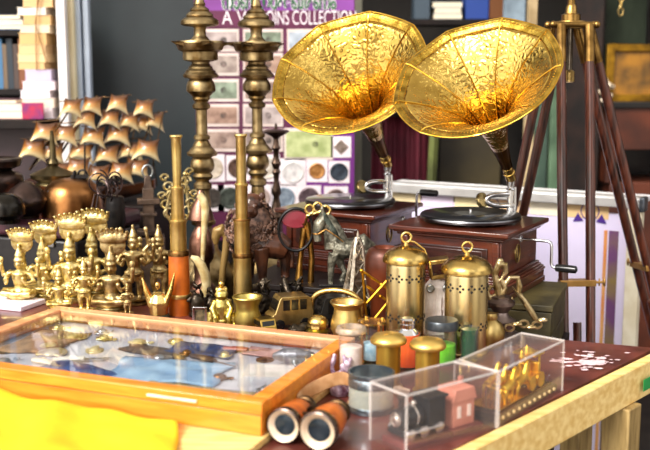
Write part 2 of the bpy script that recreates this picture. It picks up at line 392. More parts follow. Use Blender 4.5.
def gramophone(label, cx, cy, rz, HA, crank_side, crank_up, hscale, EZ, ls, cz):
    g = thing('gramophone', label, 'gramophone', (cx, cy, CT+.03), rz)
    # plinth
    b = MB()
    b.prism([(x*.178, y*.178) for x, y in ((-1,-1),(1,-1),(1,1),(-1,1))], -.03, -.012)
    b.prism([(x*.175, y*.175) for x, y in ((-1,-1),(1,-1),(1,1),(-1,1))], -.012, .008); b.prism([(x*.178, y*.178) for x, y in ((-1,-1),(1,-1),(1,1),(-1,1))], .008, .016)
    for z, w in ((.016,.174), (.022,.168), (.028,.163)): b.prism([(x*w, y*w) for x, y in ((-1,-1),(1,-1),(1,1),(-1,1))], z, z+.006 if z < .028 else z+.008)
    b.build('plinth', maho, g, bevel=.002)
    bd_ = MB().box((0, 0, .086), (.31, .31, .1)); body = bd_.build('body', maho, g, bevel=.003)
    fp = MB().box((0, -.157, .084), (.23, .006, .06)); fp.box((0, -.1595, .084), (.2, .004, .045)); fp.build('front_panel', mahod, body, bevel=.002)
    for sx in (-1, 1): MB().box((sx*.14, -.158, .086), (.02, .008, .098)).build('corner_pilaster', maho, body, bevel=.003)
    me = MB().ring((.1562, -.02, .084), .02, .0014, 'X', 28, 1.35, 6)
    me.ring((.1562, -.02, .084), .0155, .0008, 'X', 24, 1.35, 6)
    me.ell((.156, -.02, .08), (.0012, .006, .011)); me.ell((.156, -.022, .095), (.0012, .005, .006)); me.cyl((.1562, -.012, .07), (.1562, -.03, .074), .0014, 6)
    me.build('medallion', brass, body)
    l = MB()
    for z, w, h in ((.136,.164,.008), (.144,.172,.007), (.151,.183,.014)): l.prism([(x*w, y*w) for x, y in ((-1,-1),(1,-1),(1,1),(-1,1))], z, z+h)
    l.build('lid', maho, g, bevel=.003)
    pl = MB().lathe([(.03, .165), (.03, .172), (.14, .172), (.149, .174), (.151, .18), (.1495, .184), (.143, .185)], 64).build('turntable', M('platter_metal', '#8a8a8c', '#4c4c50', .28, 1), g)
    MB().lathe([(.0, .1852), (.147, .1852), (.148, .187), (.146, .1885), (.05, .1885), (.049, .1886), (.0, .1886)], 64).build('vinyl_record', record, pl)
    MB().lathe([(0, .1888), (.047, .1888), (.047, .1892), (0, .1893)], 40).build('record_label', M('record_label_grey', '#55544e', '#3c3b36', .5), pl)
    MB().lathe([(.0045, .188), (.004, .199), (.0015, .201), (0, .201)], 10).build('spindle', chrome, pl)
    # tone arm bracket on the rear of the lid
    ux, vy = .085, .105
    tonearm = MB()
    tonearm.lathe([(.021, .165), (.021, .171), (.011, .174), (.0095, .2), (.012, .203), (.012, .21), (.009, .213), (.009, .222)], 20, c=(ux, vy, 0))
    tonearm.cyl((ux+.014, vy+.006, .166), (ux+.013, vy+.004, .262), .004, 8); tonearm.cyl((ux, vy, .22), (ux, vy, EZ-.008), .0095, 14); tonearm.ring((ux, vy, EZ-.02), .0105, .003, 'Z', 20)
    ta = tonearm.build('tone_arm', chrome, g)
    s = []
    for k in range(15):
        a = PI*k/14; s.append((ux-.03-.032*math.sin(a), vy-.02-.018*math.sin(a), .222+.017*math.cos(a)))
    pts = [(ux, vy, .239), (ux-.012, vy-.01, .239)]+s+[(ux-.015, vy-.012, .205), (ux-.004, vy-.008, .206)]
    MB().tube(pts, .0085, 10).build('gooseneck', chrome, ta)
    sb = MB().lathe([(.0, -.007), (.02, -.007), (.023, -.004), (.023, .004), (.02, .007), (0, .007)], 24, Matrix.Translation((ux-.073, vy-.045, .222)) @ Matrix.Rotation(R(75), 4, 'Y') @ Matrix.Rotation(R(20), 4, 'X'))
    sb.build('sound_box', M('sound_box_metal', '#c9b27a', '#6f6242', .25, 1), ta)
    # horn
    A = cam2world(HA).normalized(); Rl = Matrix.Rotation(-rz, 3, 'Z'); Al = (Rl @ A).normalized()
    e = Vector((ux, vy, EZ))
    q = Al.to_track_quat('Z', 'Y').to_matrix().to_4x4()
    HM = Matrix.Translation(e+Vector((0, 0, .012))+Al*.02) @ q @ Matrix.Rotation(R(9), 4, 'Z') @ Matrix.Diagonal((1, 1, ls, 1))
    hb, S = horn_bm(hscale)
    for vv in hb.bm.verts: vv.co = HM @ vv.co
    ho = hb.build('horn', gold, g, ang=14, solid=.0015)
    lb_, S = horn_bm(hscale, True)
    for vv in lb_.bm.verts: vv.co = HM @ vv.co
    lb_.build('lip_band', M('lip_brass', '#c9a448', '#8a6a22', .24, 1, 30, .3, 160), ho, ang=14, solid=.0015)
    sr = MB(); bd2 = MB()
    for k in range(9):
        a = 2*PI*k/9; cc = 0; rows = ((.14,.025), (.19,.039), (.24,.062), (.29,.1), (.335,.152), (.366,.199), (.379,.222), (.387,.236), (.389,.251))
        pts = []
        for z, r in rows:
            w = min(1, max(0, (z-.13)/.26)); wr = w*(1-.66*max(0, (z-.3)/.079)) if z <= .379 else .34
            rr_ = r*(1+wr*.038); pts.append(HM @ Vector(((rr_-.001)*math.cos(a)*hscale, (rr_-.001)*math.sin(a)*hscale, (z+.002*w+.001)*hscale)))
        sr.tube(pts, [.0014]+[.0027]*8, 6)
    sr.build('seam_ribs', goldplain, ho)
    for k in range(150):
        a = 2*PI*k/150; p = (k*9/150) % 1-.5; c = math.cos(PI*p); m = 1+.34*(math.cos(PI/9)/math.cos(2*PI*p/9)-.962); bd2.ell(HM @ Vector((.2385*m*math.cos(a)*hscale, .2385*m*math.sin(a)*hscale, (.3885-.004*(c-.5))*hscale)), .0022, seg=6)
    bd2.build('lip_beading', goldplain, ho)
    hd = MB(); zz, rr = .3985, .2545
    pts = []
    n, seg = 9, 16
    for k in range(n*seg):
        p = (k % seg)/seg-.5; a = 2*PI*k/(n*seg); c = math.cos(PI*p); m = 1+.34*(math.cos(PI/9)/math.cos(2*PI*p/9)-.962)
        pts.append(HM @ Vector((rr*m*math.cos(a)*hscale, rr*m*math.sin(a)*hscale, (.3875-.004*(c-.5))*hscale)))
    hd.tube(pts, .0026, 8, True); hd.build('rolled_rim', goldplain, ho)
    nk = MB()
    nk.lathe([(r*hscale, z*hscale) for r, z in ((.0155,.02), (.0172,.05), (.0202,.075), (.0238,.1), (.0282,.123))], 20, HM)
    for k in range(5):
        a0 = 2*PI*k/5; nk.tube([HM @ Vector((r*hscale*math.cos(a0), r*hscale*math.sin(a0), z*hscale)) for r, z in ((.0158,.02), (.0205,.075), (.0241,.1), (.0284,.122))], .0016, 5)
    nk.build('neck', M('neck_brass', '#7b5526', '#3a240f', .28, 1, 9), ho)
    cl = MB().lathe([(.0155,-.02), (.0155,.0), (.018,.002), (.018,.007), (.0155,.009), (.016,.026), (.013,.028)], 20, HM)
    cl.build('collar', brassb, ho)
    el = MB().tube([e+Vector((0,0,-.012)), e+Vector((0,0,.004)), e+Vector((0,0,.012))+Al*.004, e+Vector((0,0,.012))+Al*.016], [.011, .0125, .0135, .015], 14)
    el.build('elbow', chrome, ta)
    # crank
    sgn = crank_up
    x0, y0, z0 = .155, crank_side[0], cz
    c1 = crank_side[1]; dn = crank_side[2]; hl = .07
    cr = MB().lathe([(.012, 0), (.012, .003), (.006, .006)], 16, Matrix.Translation((x0, y0, z0)) @ Matrix.Rotation(PI/2, 4, 'Y'))
    cr.tube([(x0, y0, z0), (x0+c1-.012, y0, z0), (x0+c1-.003, y0, z0+sgn*.004), (x0+c1, y0, z0+sgn*.014), (x0+c1, y0, z0+sgn*(dn-.012)), (x0+c1+.004, y0, z0+sgn*(dn-.002)), (x0+c1+.014, y0, z0+sgn*dn), (x0+c1+hl, y0, z0+sgn*dn)], .0042, 10)
    co = cr.build('crank', chrome, g)
    MB().lathe([(.006, 0), (.0105, .003), (.0115, .02), (.0115, .045), (.0105, .06), (.005, .064)], 18, Matrix.Translation((x0+c1+.012, y0, z0+sgn*dn)) @ Matrix.Rotation(PI/2, 4, 'Y')).build('crank_handle', blackg, co)
    return g
g1 = at(469, 2.95, CT)
gramophone('front gramophone with golden petalled horn and crank hanging down on its side', g1.x, g1.y, R(-30), HA1, (-.0, .095, .075), -1, .918, .275, 1.12, .124)
g2 = at(350, 3.3, CT)
gramophone('rear gramophone behind the bronze horse, its golden horn overlapped by the other horn', g2.x, g2.y, R(-30), HA2, (.08, .05, .095), 1, .95, .285, 1.2, .118)

# ------------------------------------------------------------------ surveyor's tripod
hd = at(571, 3.22, 1.67)
tp_ = thing('wooden_tripod', 'tall wooden surveyor tripod with brass head standing behind the table', 'tripod', (hd.x, hd.y, 0))
hz = 1.66
h_ = MB().lathe([(.05, hz-.03), (.052, hz-.012), (.05, hz-.008), (.03, hz-.006), (.03, hz+.012), (.02, hz+.016), (.016, hz+.04), (.012, hz+.045), (.012, hz+.09)], 24).build('head', M('tripod_brass', '#a8844a', '#5c4220', .3, 1, 20), tp_)
MB().lathe([(.011, hz-.2), (.013, hz-.19), (.011, hz-.17), (.009, hz-.03)], 14).build('centre_column', M('tube_dark_chrome', '#8a8070', '#3b342c', .2, 1), tp_)
MB().lathe([(.012, hz-.2), (.019, hz-.196), (.019, hz-.166), (.012, hz-.16)], 14).build('column_clamp', brass, tp_)
def tleg(foot, wide, upmat, brace=True):
    f = Vector(foot); top = Vector((0, 0, hz-.02)); out = Vector((f.x, f.y, 0)).normalized(); side = Vector((-out.y, out.x, 0))
    top = top+out*.045
    leg = thing_part('leg', tp_)
    L_ = f-top
    def pt(t, o): return top+L_*t+side*o
    for sg in (-1, 1):
        MB().tube([pt(.02, sg*wide), pt(.3, sg*wide), pt(.72, sg*wide*.9)], [.015, .016, .015], 10).build('leg_rod', upmat, leg)
        MB().tube([pt(.0, sg*wide), pt(.07, sg*wide)], .0168, 10).build('ferrule', MATS['tripod_brass'], leg)
    MB().tube([pt(.56, 0), pt(.97, 0), pt(1, 0)], [.0135, .0125, .004], 10).build('lower_rod', upmat, leg)
    cl = MB()
    m0 = pt(.0, 0); cl.tube([pt(.0, -wide-.02), pt(.0, wide+.02)], .01, 10); cl.ell(pt(0, wide+.024), .012); cl.ell(pt(0, -wide-.024), .012)
    cl.build('hinge', MATS['tripod_brass'], leg)
    if brace:
        q0 = pt(.485, -wide-.012); q1 = pt(.485, wide+.012)
        ang = math.atan2(side.y, side.x)
        c = MB().box((q0+q1)/2, ((q1-q0).length, .034, .02), ang)
        c.cyl(q1, q1+side*.03, .004, 8); c.ell(q1+side*.03, (.005, .005, .014)); c.cyl(q1+side*.014+Vector((0,0,-.012)), q1+side*.014+Vector((0,0,.012)), .003, 6)
        c.build('clamp', M('clamp_brass', '#d5a566', '#a87f3f', .35, .9), leg, bevel=.002)
    return leg
def thing_part(name, parent):
    o = bpy.data.objects.new(name, None); C.objects.link(o); o.parent = parent; return o
rose = M('rosewood', '#5c2c1c', '#2c120c', .28, 0, 6, .08, 60, (14, 14, 1), .5)
f1 = at(579, 2.93, 0.0)
tleg((f1.x-hd.x, f1.y-hd.y, 0), .045, rose)
f2 = at(459, 3.47, 0); tleg((f2.x-hd.x, f2.y-hd.y, 0), .04, rose)
f3 = at(697, 3.42, 0); tleg((f3.x-hd.x, f3.y-hd.y, 0), .034, rose)
# ------------------------------------------------------------------ lavender stall box behind
r0, r1 = pd(385, 175, 4.15), pd(643, 198, 3.62)
r0.z = r1.z = 1.035
ev = Vector((r1.x-r0.x, r1.y-r0.y, 0)); wl = ev.length; sa = math.atan2(ev.y, ev.x)
st = thing('stall_box', 'white framed stall box with lavender front panel and violet star emblem', 'stall box', (r0.x, r0.y, 0), sa)
H = 1.035
rl = MB().box((wl/2, .01, H-.018), (wl, .045, .036)); rl.box((wl/2, .02, H+.002), (wl, .06, .006)); rl.build('top_rail', alu, st, bevel=.004)
MB().box((wl/2, .09, H-.01), (wl, .14, .016)).build('counter_top', white, st)
MB().box((wl-.025, .012, (H-.036)/2), (.05, .05, H-.036)).build('corner_post', M('cream_post_b', '#efe6cf', '#ddd0b2', .45), st, bevel=.004)
plab(MB().box((wl+.002, 0.005, H-.02), (.02, .065, .055)).build('corner_cap', M('corner_metal', '#8a8f98', '#5a6068', .3, .8), st, bevel=.006), 'grey metal corner cap')
MB().box((wl/2-.03, .03, H/2-.03), (wl-.05, .012, H-.07)).build('front_panel', lav, st)
rnd = random.Random(5); xx = 0.02; k = 0
cols = ['#f0dcae', '#e9d9ee', '#f2e2b0', '#eec79a', '#f4ead2', '#e4c08c', '#f1dcae', '#e8b9b0']
while xx < wl-.2:
    w = rnd.uniform(.08, .17)
    MB().box((xx+w/2, .0225, H-.064), (w-.006, .003, .05)).build('printed_strip', M('strip'+str(k % 8), cols[k % 8], None, .5), st); xx += w; k += 1
MB().box((wl-.105, .0225, H/2-.06), (.035, .003, H-.14)).build('printed_strip', M('strip_multi', '#8d7a2e', '#6a3e6e', .5, 0, 6), st)
MB().box((wl-.135, .0225, H/2-.06), (.012, .003, H-.14)).build('printed_strip', M('strip_orange', '#e8b06a', '#d98a4a', .5, 0, 6), st)
def star(cx, cz, r, tri):
    m = MB()
    m.ring((cx, .0225, cz), r, r*.09, 'Y', 30, 1, 6)
    for a in tri:
        a = R(a); p = Vector((cx+math.cos(a)*r*1.55, 0, cz+math.sin(a)*r*1.55)); d = Vector((math.cos(a), 0, math.sin(a))); n = Vector((-d.z, 0, d.x))
        v = [p+d*r*.75, p-d*r*.3+n*r*.55, p-d*r*.3-n*r*.55]; 
        vv = [(q.x, .0205, q.z) for q in v]+[(q.x, .0235, q.z) for q in v]
        m.add(vv, [(0,1,2), (5,4,3), (0,3,4,1), (1,4,5,2), (2,5,3,0)])
    return m
# place the emblem where pixel rays meet the panel
def onpanel(px, py):
    r = ray(px, py); n = Vector((-math.sin(sa), math.cos(sa), 0)); o = Vector((r0.x, r0.y, 0))+n*.022
    t = (o-Vector((0,0,0))).dot(n)/r.dot(n); p = r*t; p.z += CZ
    return ((p-Vector((r0.x, r0.y, 0))).dot(Vector((math.cos(sa), math.sin(sa), 0))), p.z)
x, z = onpanel(590, 211); star(x, z, .034, (-35, 215, 80)).build('star_emblem', dpurple, st, smooth=False)
x, z = onpanel(491, 205); star(x, z, .034, (210,)).build('star_emblem', dpurple, st, smooth=False)

# ------------------------------------------------------------------ coin collection board
Yb = 4.45
c0, c1 = pd(193, -30, Yb), pd(354, 214, Yb); c0.y = c1.y = Yb
bx = (c0.x+c1.x)/2; W = c1.x-c0.x
z0, z1 = c1.z-.12, c0.z
cb = thing('coin_board', 'purple display board of old banknotes and coins with a lettered header', 'display board', (bx, Yb, 0))
MB().box((0, .01, (z0+z1)/2), (W, .02, z1-z0)).build('backing', M('maroon_purple', '#5b1640', '#4a1234', .5, 0, 4), cb)
def bpx(px, py): p = pd(px, py, Yb-.003); return p.x-bx, p.z
def pan(name, xa, ya, xb, yb, mat, par=cb, dy=-.002, th=.003):
    a, b = bpx(xa, ya), bpx(xb, yb)
    return MB().box(((a[0]+b[0])/2, dy, (a[1]+b[1])/2), (abs(b[0]-a[0]), th, abs(a[1]-b[1])), None).build(name, mat, par, smooth=False)
pan('purple_margin', 338, 10, 354, 214, M('bright_purple', '#6c1f78', '#5d1a68', .5, 0, 4), cb, 0)
pan('purple_margin', 294, 128, 337.9, 214, MATS['bright_purple'], cb, 0)
for sx in (-.22, .22): MB().box((sx, .012, z0/2), (.03, .016, z0)).build('support_leg', darkw, cb)
hdr = pan('header_band', 196, -30, 354, 10.5, M('violet_band', '#86409a', '#72317f', .5, 0, 4))
pan('header_band', 196, 10.5, 354, 27, M('maroon_band', '#5e1640', '#4c1034', .5, 0, 4))
mala = M('green_letters', '#0c5a2a', '#0c5a2a', .6); lw = M('white_letters', '#f6eef2', '#f6eef2', .5)
xa, za = bpx(222, 8.6)
w = textmesh('green_lettering', 'നാണയശേഖരണം', mala, cb, (xa, -.0075, za), .088, ext=.0004, off=.002)
lo = textmesh('white_outline', 'നാണയശേഖരണം', lw, cb, (xa, -.0055, za), .088, ext=.0004, off=.005)
bpy.context.view_layer.update()
tw = max(v.co.x for v in w.data.vertices); xe, _ = bpx(336, 6)
for o in (w, lo): o.scale = ((xe-xa)/tw, 1, 1)
for body, a, b in (('A VI', 222, 249), ('COINS', 259, 289), ('COLLECTION', 292, 356)):
    x0_, zt = bpx(a, 24.5); x1_, _ = bpx(b, 24.5)
    t_ = textmesh('white_lettering', body, lw, cb, (x0_, -.0055, zt), .062, ext=.0006, off=-.0006)
    tw = max(v.co.x for v in t_.data.vertices); th = max(v.co.y for v in t_.data.vertices)
    t_.scale = ((x1_-x0_)/tw, 13.5*mpp(Yb, 1.7)/th, 1)
card = M('white_card', '#e7dcdf', '#d6c7cc', .55, 0, 6)
def note(xa, ya, xb, yb, c1_, c2_, nm):
    cdo = pan('note_card', xa, ya, xb, yb, M('note_card_'+nm, '#d9c9c2', '#c6b2aa', .55, 0, 6))
    a, b = bpx(xa+2, ya+3), bpx(xb-2, yb-3)
    MB().box(((a[0]+b[0])/2, -.0045, (a[1]+b[1])/2), (abs(b[0]-a[0]), .002, abs(a[1]-b[1]))).build('banknote', M('note_'+nm, c1_, c2_, .6, 0, 22), cdo, smooth=False)
    c = ((b[0]-a[0])*.3)
    MB().lathe([(0, -.0005), (.014, -.0005), (.014, .0007), (0, .0007)], 18, Matrix.Translation(((a[0]+b[0])/2+c*.5, -.0058, (a[1]+b[1])/2)) @ Matrix.Rotation(PI/2, 4, 'X')).build('portrait', M('note_b_'+nm, c2_, '#3c3430', .6, 0, 60), cdo)
nk_ = [('#b9aaa6', '#8b7b78'), ('#a99a90', '#7c6a64'), ('#93a08c', '#66705e'), ('#a98a78', '#7c5e50'), ('#a58d80', '#7a6258')]
ys = [29, 53, 79, 104, 129]
for i in range(5):
    note(197, ys[i], 239, ys[i]+22.5, *nk_[i], 'brown'+str(i))
    note(243, ys[i], 283, ys[i]+22.5, *nk_[(i+2) % 5], 'brown'+str((i+2) % 5))
note(287, 29, 322, 51, '#b4bcc6', '#8f98a4', 'blue'); note(287, 54, 322, 80, '#a8a49a', '#77746c', 'grey')
note(284, 128, 333, 160, '#b9bf8a', '#8f9a60', 'green')
def coin(x, y, r, c1_, c2_, nm, metal=.6, ca=12, dia=False):
    cdo = pan('coin_card', x-ca, y-ca*1.05, x+ca, y+ca*1.05, card)
    p = bpx(x, y); rr = r*mpp(Yb, 1.2)
    MB().lathe([(0, -.001), (rr, -.001), (rr*1.02, .001), (rr*.9, .003), (rr*.86, .0022), (rr*.4, .003), (0, .0034)], 4 if dia else 26, Matrix.Translation((p[0], -.0045, p[1])) @ Matrix.Rotation(PI/2, 4, 'X')).build('coin', M('coin_'+nm, c1_, c2_, .4, metal, 60, .3, 160), cdo)
for a in ((212, 168, 11, '#cdbfae', '#a5927e', 'stone', .2, 13), (238, 168, 10, '#6d5245', '#3f2a22', 'umber', .4, 12), (267, 168, 11, '#d8cfc4', '#b1a494', 'pale', .2, 13), (293, 172, 11, '#e6e2e0', '#c4bfbf', 'silver', .3, 13),
          (317, 171, 8, '#c08a50', '#94602e', 'copper', .5, 10.5), (339, 172, 9, '#3c4450', '#20252e', 'dark', .4, 10.5), (341, 147, 7.5, '#8f7f74', '#6b5c52', 'taupe', .4, 10),
          (212, 198, 10, '#4c443e', '#2c2622', 'black', .3, 12.5), (230, 198, 11, '#4a5048', '#2a2e2a', 'slate', .3, 12.5), (259, 198, 11, '#bfa8a0', '#94807a', 'rose', .3, 13), (284, 198, 11, '#93a0ae', '#6a7686', 'blue', .4, 13),
          (309, 198, 10.5, '#6e5a60', '#48383e', 'plum', .4, 12), (336, 199, 10, '#76605c', '#4e3c38', 'brown', .4, 12)):
    coin(*a, dia=(a[5] == 'taupe'))

# ------------------------------------------------------------------ bookshelf and book stacks
Ys = 4.55
def zat(py, Y): return pd(325, py, Y).z
bs_ = thing('bookshelf', 'dark bookshelf at the side filled with old books', 'bookshelf', (0, 0, 0))
xl, xr = at(-70, Ys, 1.6).x, at(31, Ys, 1.5).x
shz = [zat(100+17, Ys), zat(90, Ys), zat(29, Ys), zat(12, Ys)+.0, zat(-45, Ys)]
for z in (zat(89, Ys), zat(29.5, Ys), zat(-40, Ys)):
    MB().box(((xl+xr)/2, Ys+.13, z-.014), (xr-xl, .26, .028)).build('shelf_board', darkw, bs_, bevel=.002)
MB().box(((xl+xr)/2, Ys+.27, .95), (xr-xl, .02, 1.9)).build('back_board', darkw, bs_)
MB().box((xr+.012, Ys+.14, .95), (.02, .28, 1.9)).build('side_board', darkw, bs_)
zc = zat(118, 4.42)
MB().box(((xl+at(54, Ys, 1.3).x)/2, Ys-.02, zc-.02), (at(54, Ys, 1.3).x-xl, .52, .04)).build('counter_board', darkw, bs_, bevel=.003)
MB().box(((xl+at(54, Ys, 1.3).x)/2, Ys+.04, (zc-.04)/2), (at(54, Ys, 1.3).x-xl, .4, zc-.04)).build('lower_cabinet', M('plum_cabinet', '#4a3336', '#2e1f22', .5, 0, 4), bs_)
def book(label, c, d, col, rz=0, group=None, page='#efe0c4', spine='x'):
    """closed book lying or standing: cover boards round a page block"""
    b = thing('book', label, 'book', (c[0], c[1], c[2]), rz, group)
    w, dp, h = d
    mc = M('cover_'+col, col, None, .55, 0, 8)
    m = MB()
    if spine == 'flat':
        m.box((0, 0, .0015), (w, dp, .003)); m.box((0, 0, h-.0015), (w, dp, .003)); m.box((0, dp/2-.002, h/2), (w, .004, h))
        m.build('cover', mc, b, bevel=.001)
        MB().box((0, -.003, h/2), (w-.008, dp-.008, h-.006)).build('pages', M('pages_'+page, page, None, .8, 0, 3, .15, 120, (1, 1, 40)), b)
    else:
        m.box((-w/2+.0015, 0, h/2), (.003, dp, h)); m.box((w/2-.0015, 0, h/2), (.003, dp, h)); m.box((0, -dp/2+.002, h/2), (w, .004, h))
        m.build('cover', mc, b, bevel=.001)
        MB().box((0, .002, h/2), (w-.006, dp-.01, h-.008)).build('pages', M('pages_'+page, page, None, .8, 0, 3, .15, 120, (40, 1, 1)), b)
    return b
stack = [(118,107,'#efe2e4','white',0), (107,98,'#ead6c2','cream',1), (98,90,'#f1e6ea','white',-1), (90,81.5,'#eddbe0','pale pink',2), (81.5,70,'#c9bcd6','lavender',2), (70,63,'#d9b27c','tan',-3), (63,55,'#e8c795','sandy',-2),
         (55,46,'#e0ba88','straw',-2), (46,35,'#d6ae74','brown paper',-1), (35,27,'#ecd6b4','ivory',1), (27,18,'#d8b078','biscuit',3), (18,10.5,'#efe4d4','chalky',-1), (10.5,-2,'#dfb884','ochre',4), (-2,-14,'#e6c79c','beige',2)]
ordn = ['lowest', 'second', 'third', 'fourth', 'fifth', 'sixth', 'seventh', 'eighth', 'ninth', 'tenth', 'eleventh', 'twelfth', 'thirteenth', 'topmost']
xc = at(42.5, 4.45, 1.4).x; zz = zc
for i, (ya, yb, col, cn, sh) in enumerate(stack):
    h = (ya-yb)*mpp(4.45, 1.45)
    w = (.138 if i < 4 else .115 if i == 4 else .126)+(.006*math.sin(i*2.3))
    pos = 'lowest of' if i == 0 else 'topmost of' if i == 13 else ordn[i]+' from the bottom of'
    book(cn+' paged book lying '+pos+' the tall book stack', (xc+sh*.0035, 4.45, zz), (w, .19, h-.0006), col, R(sh*1.2), 'books in the tall stack', page=col, spine='flat'); zz += h
sg = MB(); xs = xc+.012; zs, ze = zat(70, 4.36), zat(-14, 4.36)
sg.tube([(xs-.005, 4.347, zs), (xs, 4.345, (zs+ze)/2), (xs+.02, 4.345, ze)], .0022, 6); sg.tube([(xs+.04, 4.347, zs+.03), (xs, 4.343, (zs+ze)/2+.02), (xs+.03, 4.345, ze)], .0022, 6)
tag(sg.build('string', M('brown_string', '#8b5f30', None, .8), None), 'brown string tied round the upper books of the tall stack', 'string')
for i, (ya, yb, col, cn) in enumerate(((118, 110, '#c98f92', 'rosy'), (110, 103.5, '#eadfe2', 'white'), (103.5, 99, '#5c3a44', 'wine'))):
    h = (ya-yb)*mpp(4.42, 1.35)
    book(cn+' covered book '+('at the bottom' if i == 0 else 'in the middle' if i == 1 else 'on top')+' of the low pile by the bookshelf', (at(6, 4.42, 1.3).x-.02*i, 4.44, zc+(118-ya)*mpp(4.42, 1.35)), (.25-.02*i, .18, h-.0006), col, R(3*i-3), 'books in the low pile', spine='flat')
cols = [('#7c4a2c', 'brown'), ('#25303a', 'inky'), ('#3f6f96', 'blue'), ('#8a6a3e', 'tan'), ('#4a3a34', 'dark brown'), ('#6d5b48', 'drab'), ('#35424a', 'grey')]
x = at(-34, Ys, 1.5).x; zb = zat(89, Ys)
for i in range(12):
    col, cn = cols[(i*3+1) % 7]; w = (.024, .031, .02, .028)[i % 4]
    if x+w > xr-.004: break
    h = (.2, .24, .225, .19)[(i*2) % 4]
    where = ['nearest the outer end', 'second', 'third', 'fourth', 'fifth', 'sixth', 'seventh', 'eighth', 'ninth', 'tenth', 'eleventh', 'twelfth'][i]
    book(cn+' book standing '+(where if i == 0 else where+' along')+' on the middle bookshelf', (x+w/2, Ys+.1, zb), (w-.001, .15, h), col, 0, 'books on the middle shelf'); x += w
zb = zat(29.5, Ys); x = at(-34, Ys, 1.5).x
lay = [('#4f83b8', 'blue'), ('#e4dfe2', 'white'), ('#2b3f63', 'navy')]
for i, (col, cn) in enumerate(lay):
    book(cn+' book lying flat on the upper bookshelf'+(' beneath two others' if i == 0 else ' between two others' if i == 1 else ' on top of two others'), (at(8, Ys, 1.68).x, Ys+.08, zb+.022*i), (.15-.012*i, .16, .0215), col, R(4-3*i), 'books lying on the upper shelf', spine='flat')
pk = solo('packet', MB().box((0, 0, .035), (.09, .02, .07)), M('red_violet_packet', '#b8274a', '#7a2a6a', .4, 0, 30), 'small red and violet printed packet in front of the book stack', 'packet', (at(33, 4.3, 1.23).x, 4.315, zc), .1, bevel=.002)
# ------------------------------------------------------------------ right-hand background furniture
def wbox(px0, px1, Y, z0, z1, d):
    a, b = at(px0, Y, (z0+z1)/2).x, at(px1, Y, (z0+z1)/2).x
    return ((a+b)/2, Y+d/2, (z0+z1)/2), (b-a, d, z1-z0)
def Z(py, Y): return pd(325, py, Y).z
cbn = thing('cabinet', 'reddish brown cabinet under the gold framed painting with a dark open bay', 'cabinet', (0, 0, 0))
cw = M('red_brown_wood', '#5a2a18', '#3a1a10', .4, 0, 6)
YC = 5.0
zt = Z(102, YC)
c, d = wbox(603, 780, YC, zt-.03, zt, .5); MB().box(c, d).build('top_board', M('black_shelf', '#15110f', '#0d0b0a', .4), cbn, bevel=.003)
zo0, zo1 = Z(183, YC), Z(150, YC)
c, d = wbox(606, 778, YC+.02, zo1, zt-.03, .46); MB().box(c, d).build('drawer_front', cw, cbn, bevel=.003)
c, d = wbox(606, 778, YC+.02, 0, zo0, .46); MB().box(c, d).build('lower_door', cw, cbn, bevel=.003)
c, d = wbox(606, 778, YC+.4, zo0, zo1, .08); MB().box(c, d).build('bay_back', blackg, cbn)
for e in (606, 690, 768):
    c, d = wbox(e, e+10, YC+.02, zo0, zo1, .38); MB().box(c, d).build('bay_post', cw, cbn)
# painting
a0, a1 = pd(607, 95, 5.06), pd(668, 44, 5.06)
pw, ph = a1.x-a0.x, a1.z-zt
pt = thing('framed_painting', 'gold framed painting in brown and amber tones standing on the cabinet', 'painting', ((a0.x+a1.x)/2, 5.1, zt))
gf = M('gilt_frame', '#a97c1c', '#6e4e10', .4, .7, 20, .3, 60)
m = MB()
for sx in (-1, 1): m.box((sx*(pw/2-.018), 0, ph/2), (.036, .03, ph))
for zz in (.018, ph-.018): m.box((0, 0, zz), (pw-.072, .03, .036))
m.build('gilt_frame', gf, pt, bevel=.004)
MB().box((0, .006, ph/2), (pw-.07, .01, ph-.07)).build('canvas', M('amber_painting', '#a06c1a', '#2a210f', .5, 0, 7, 0, 1, None, 0, .5, 3), pt)
fl = MB()
for k in range(9):
    a = 2.4*k; fl.ell((.012*math.cos(a)*math.sqrt(k), .012*math.sin(a*.7), .055+.02*math.sin(a)*math.sqrt(k)), (.018, .016, .015), seg=8)
fl.tube([(0, 0, 0), (.005, 0, .03), (0, 0, .06)], .008, 8)
p = at(608, 5.0, zt+.05)
solo('ornament', fl, M('ivory_ornament', '#d9c9b4', '#a89478', .5, 0, 30), 'small ivory flower ornament beside the gold framed painting', 'ornament', (p.x, 5.035, zt), 0, None, remesh=.004)
# chain hanging from the canopy
ch = MB(); zz = 2.72; pc = at(620, 4.6, 1.7); k = 0; ze = Z(15, 4.6)
while zz > ze:
    if k % 2: ch.ring((0, 0, zz), .011, .0028, 'X', 12, 1.7, 5)
    else: ch.ring((0, 0, zz), .011, .0028, 'Y', 12, 1.7, 5)
    zz -= .03; k += 1
solo('hanging_chain', ch, brass, 'brass chain hanging from the canopy above the painting', 'chain', (pc.x, 4.6, 0))
# tall dark cupboard behind painting
cp = thing('glass_cupboard', 'tall dark cupboard with greenish glass behind the gold framed painting', 'cupboard', (0, 0, 0))
c, d = wbox(600, 790, 5.6, 0, 2.7, .3); MB().box(c, d).build('carcass', M('green_black', '#1d2018', '#10120d', .4), cp)
for q in range(3):
    c, d = wbox(606+q*48, 648+q*48, 5.585, Z(96, 5.6), 2.6, .01); f = MB().box(c, d).build('pane', M('dim_pane', '#3a4436', '#1c241c', .12, 0, 5, 0, 1, (1, 1, .4)), cp)
    c, d = wbox(603+q*48, 607+q*48, 5.575, Z(96, 5.6), 2.6, .02); MB().box(c, d).build('mullion', darkw, cp)
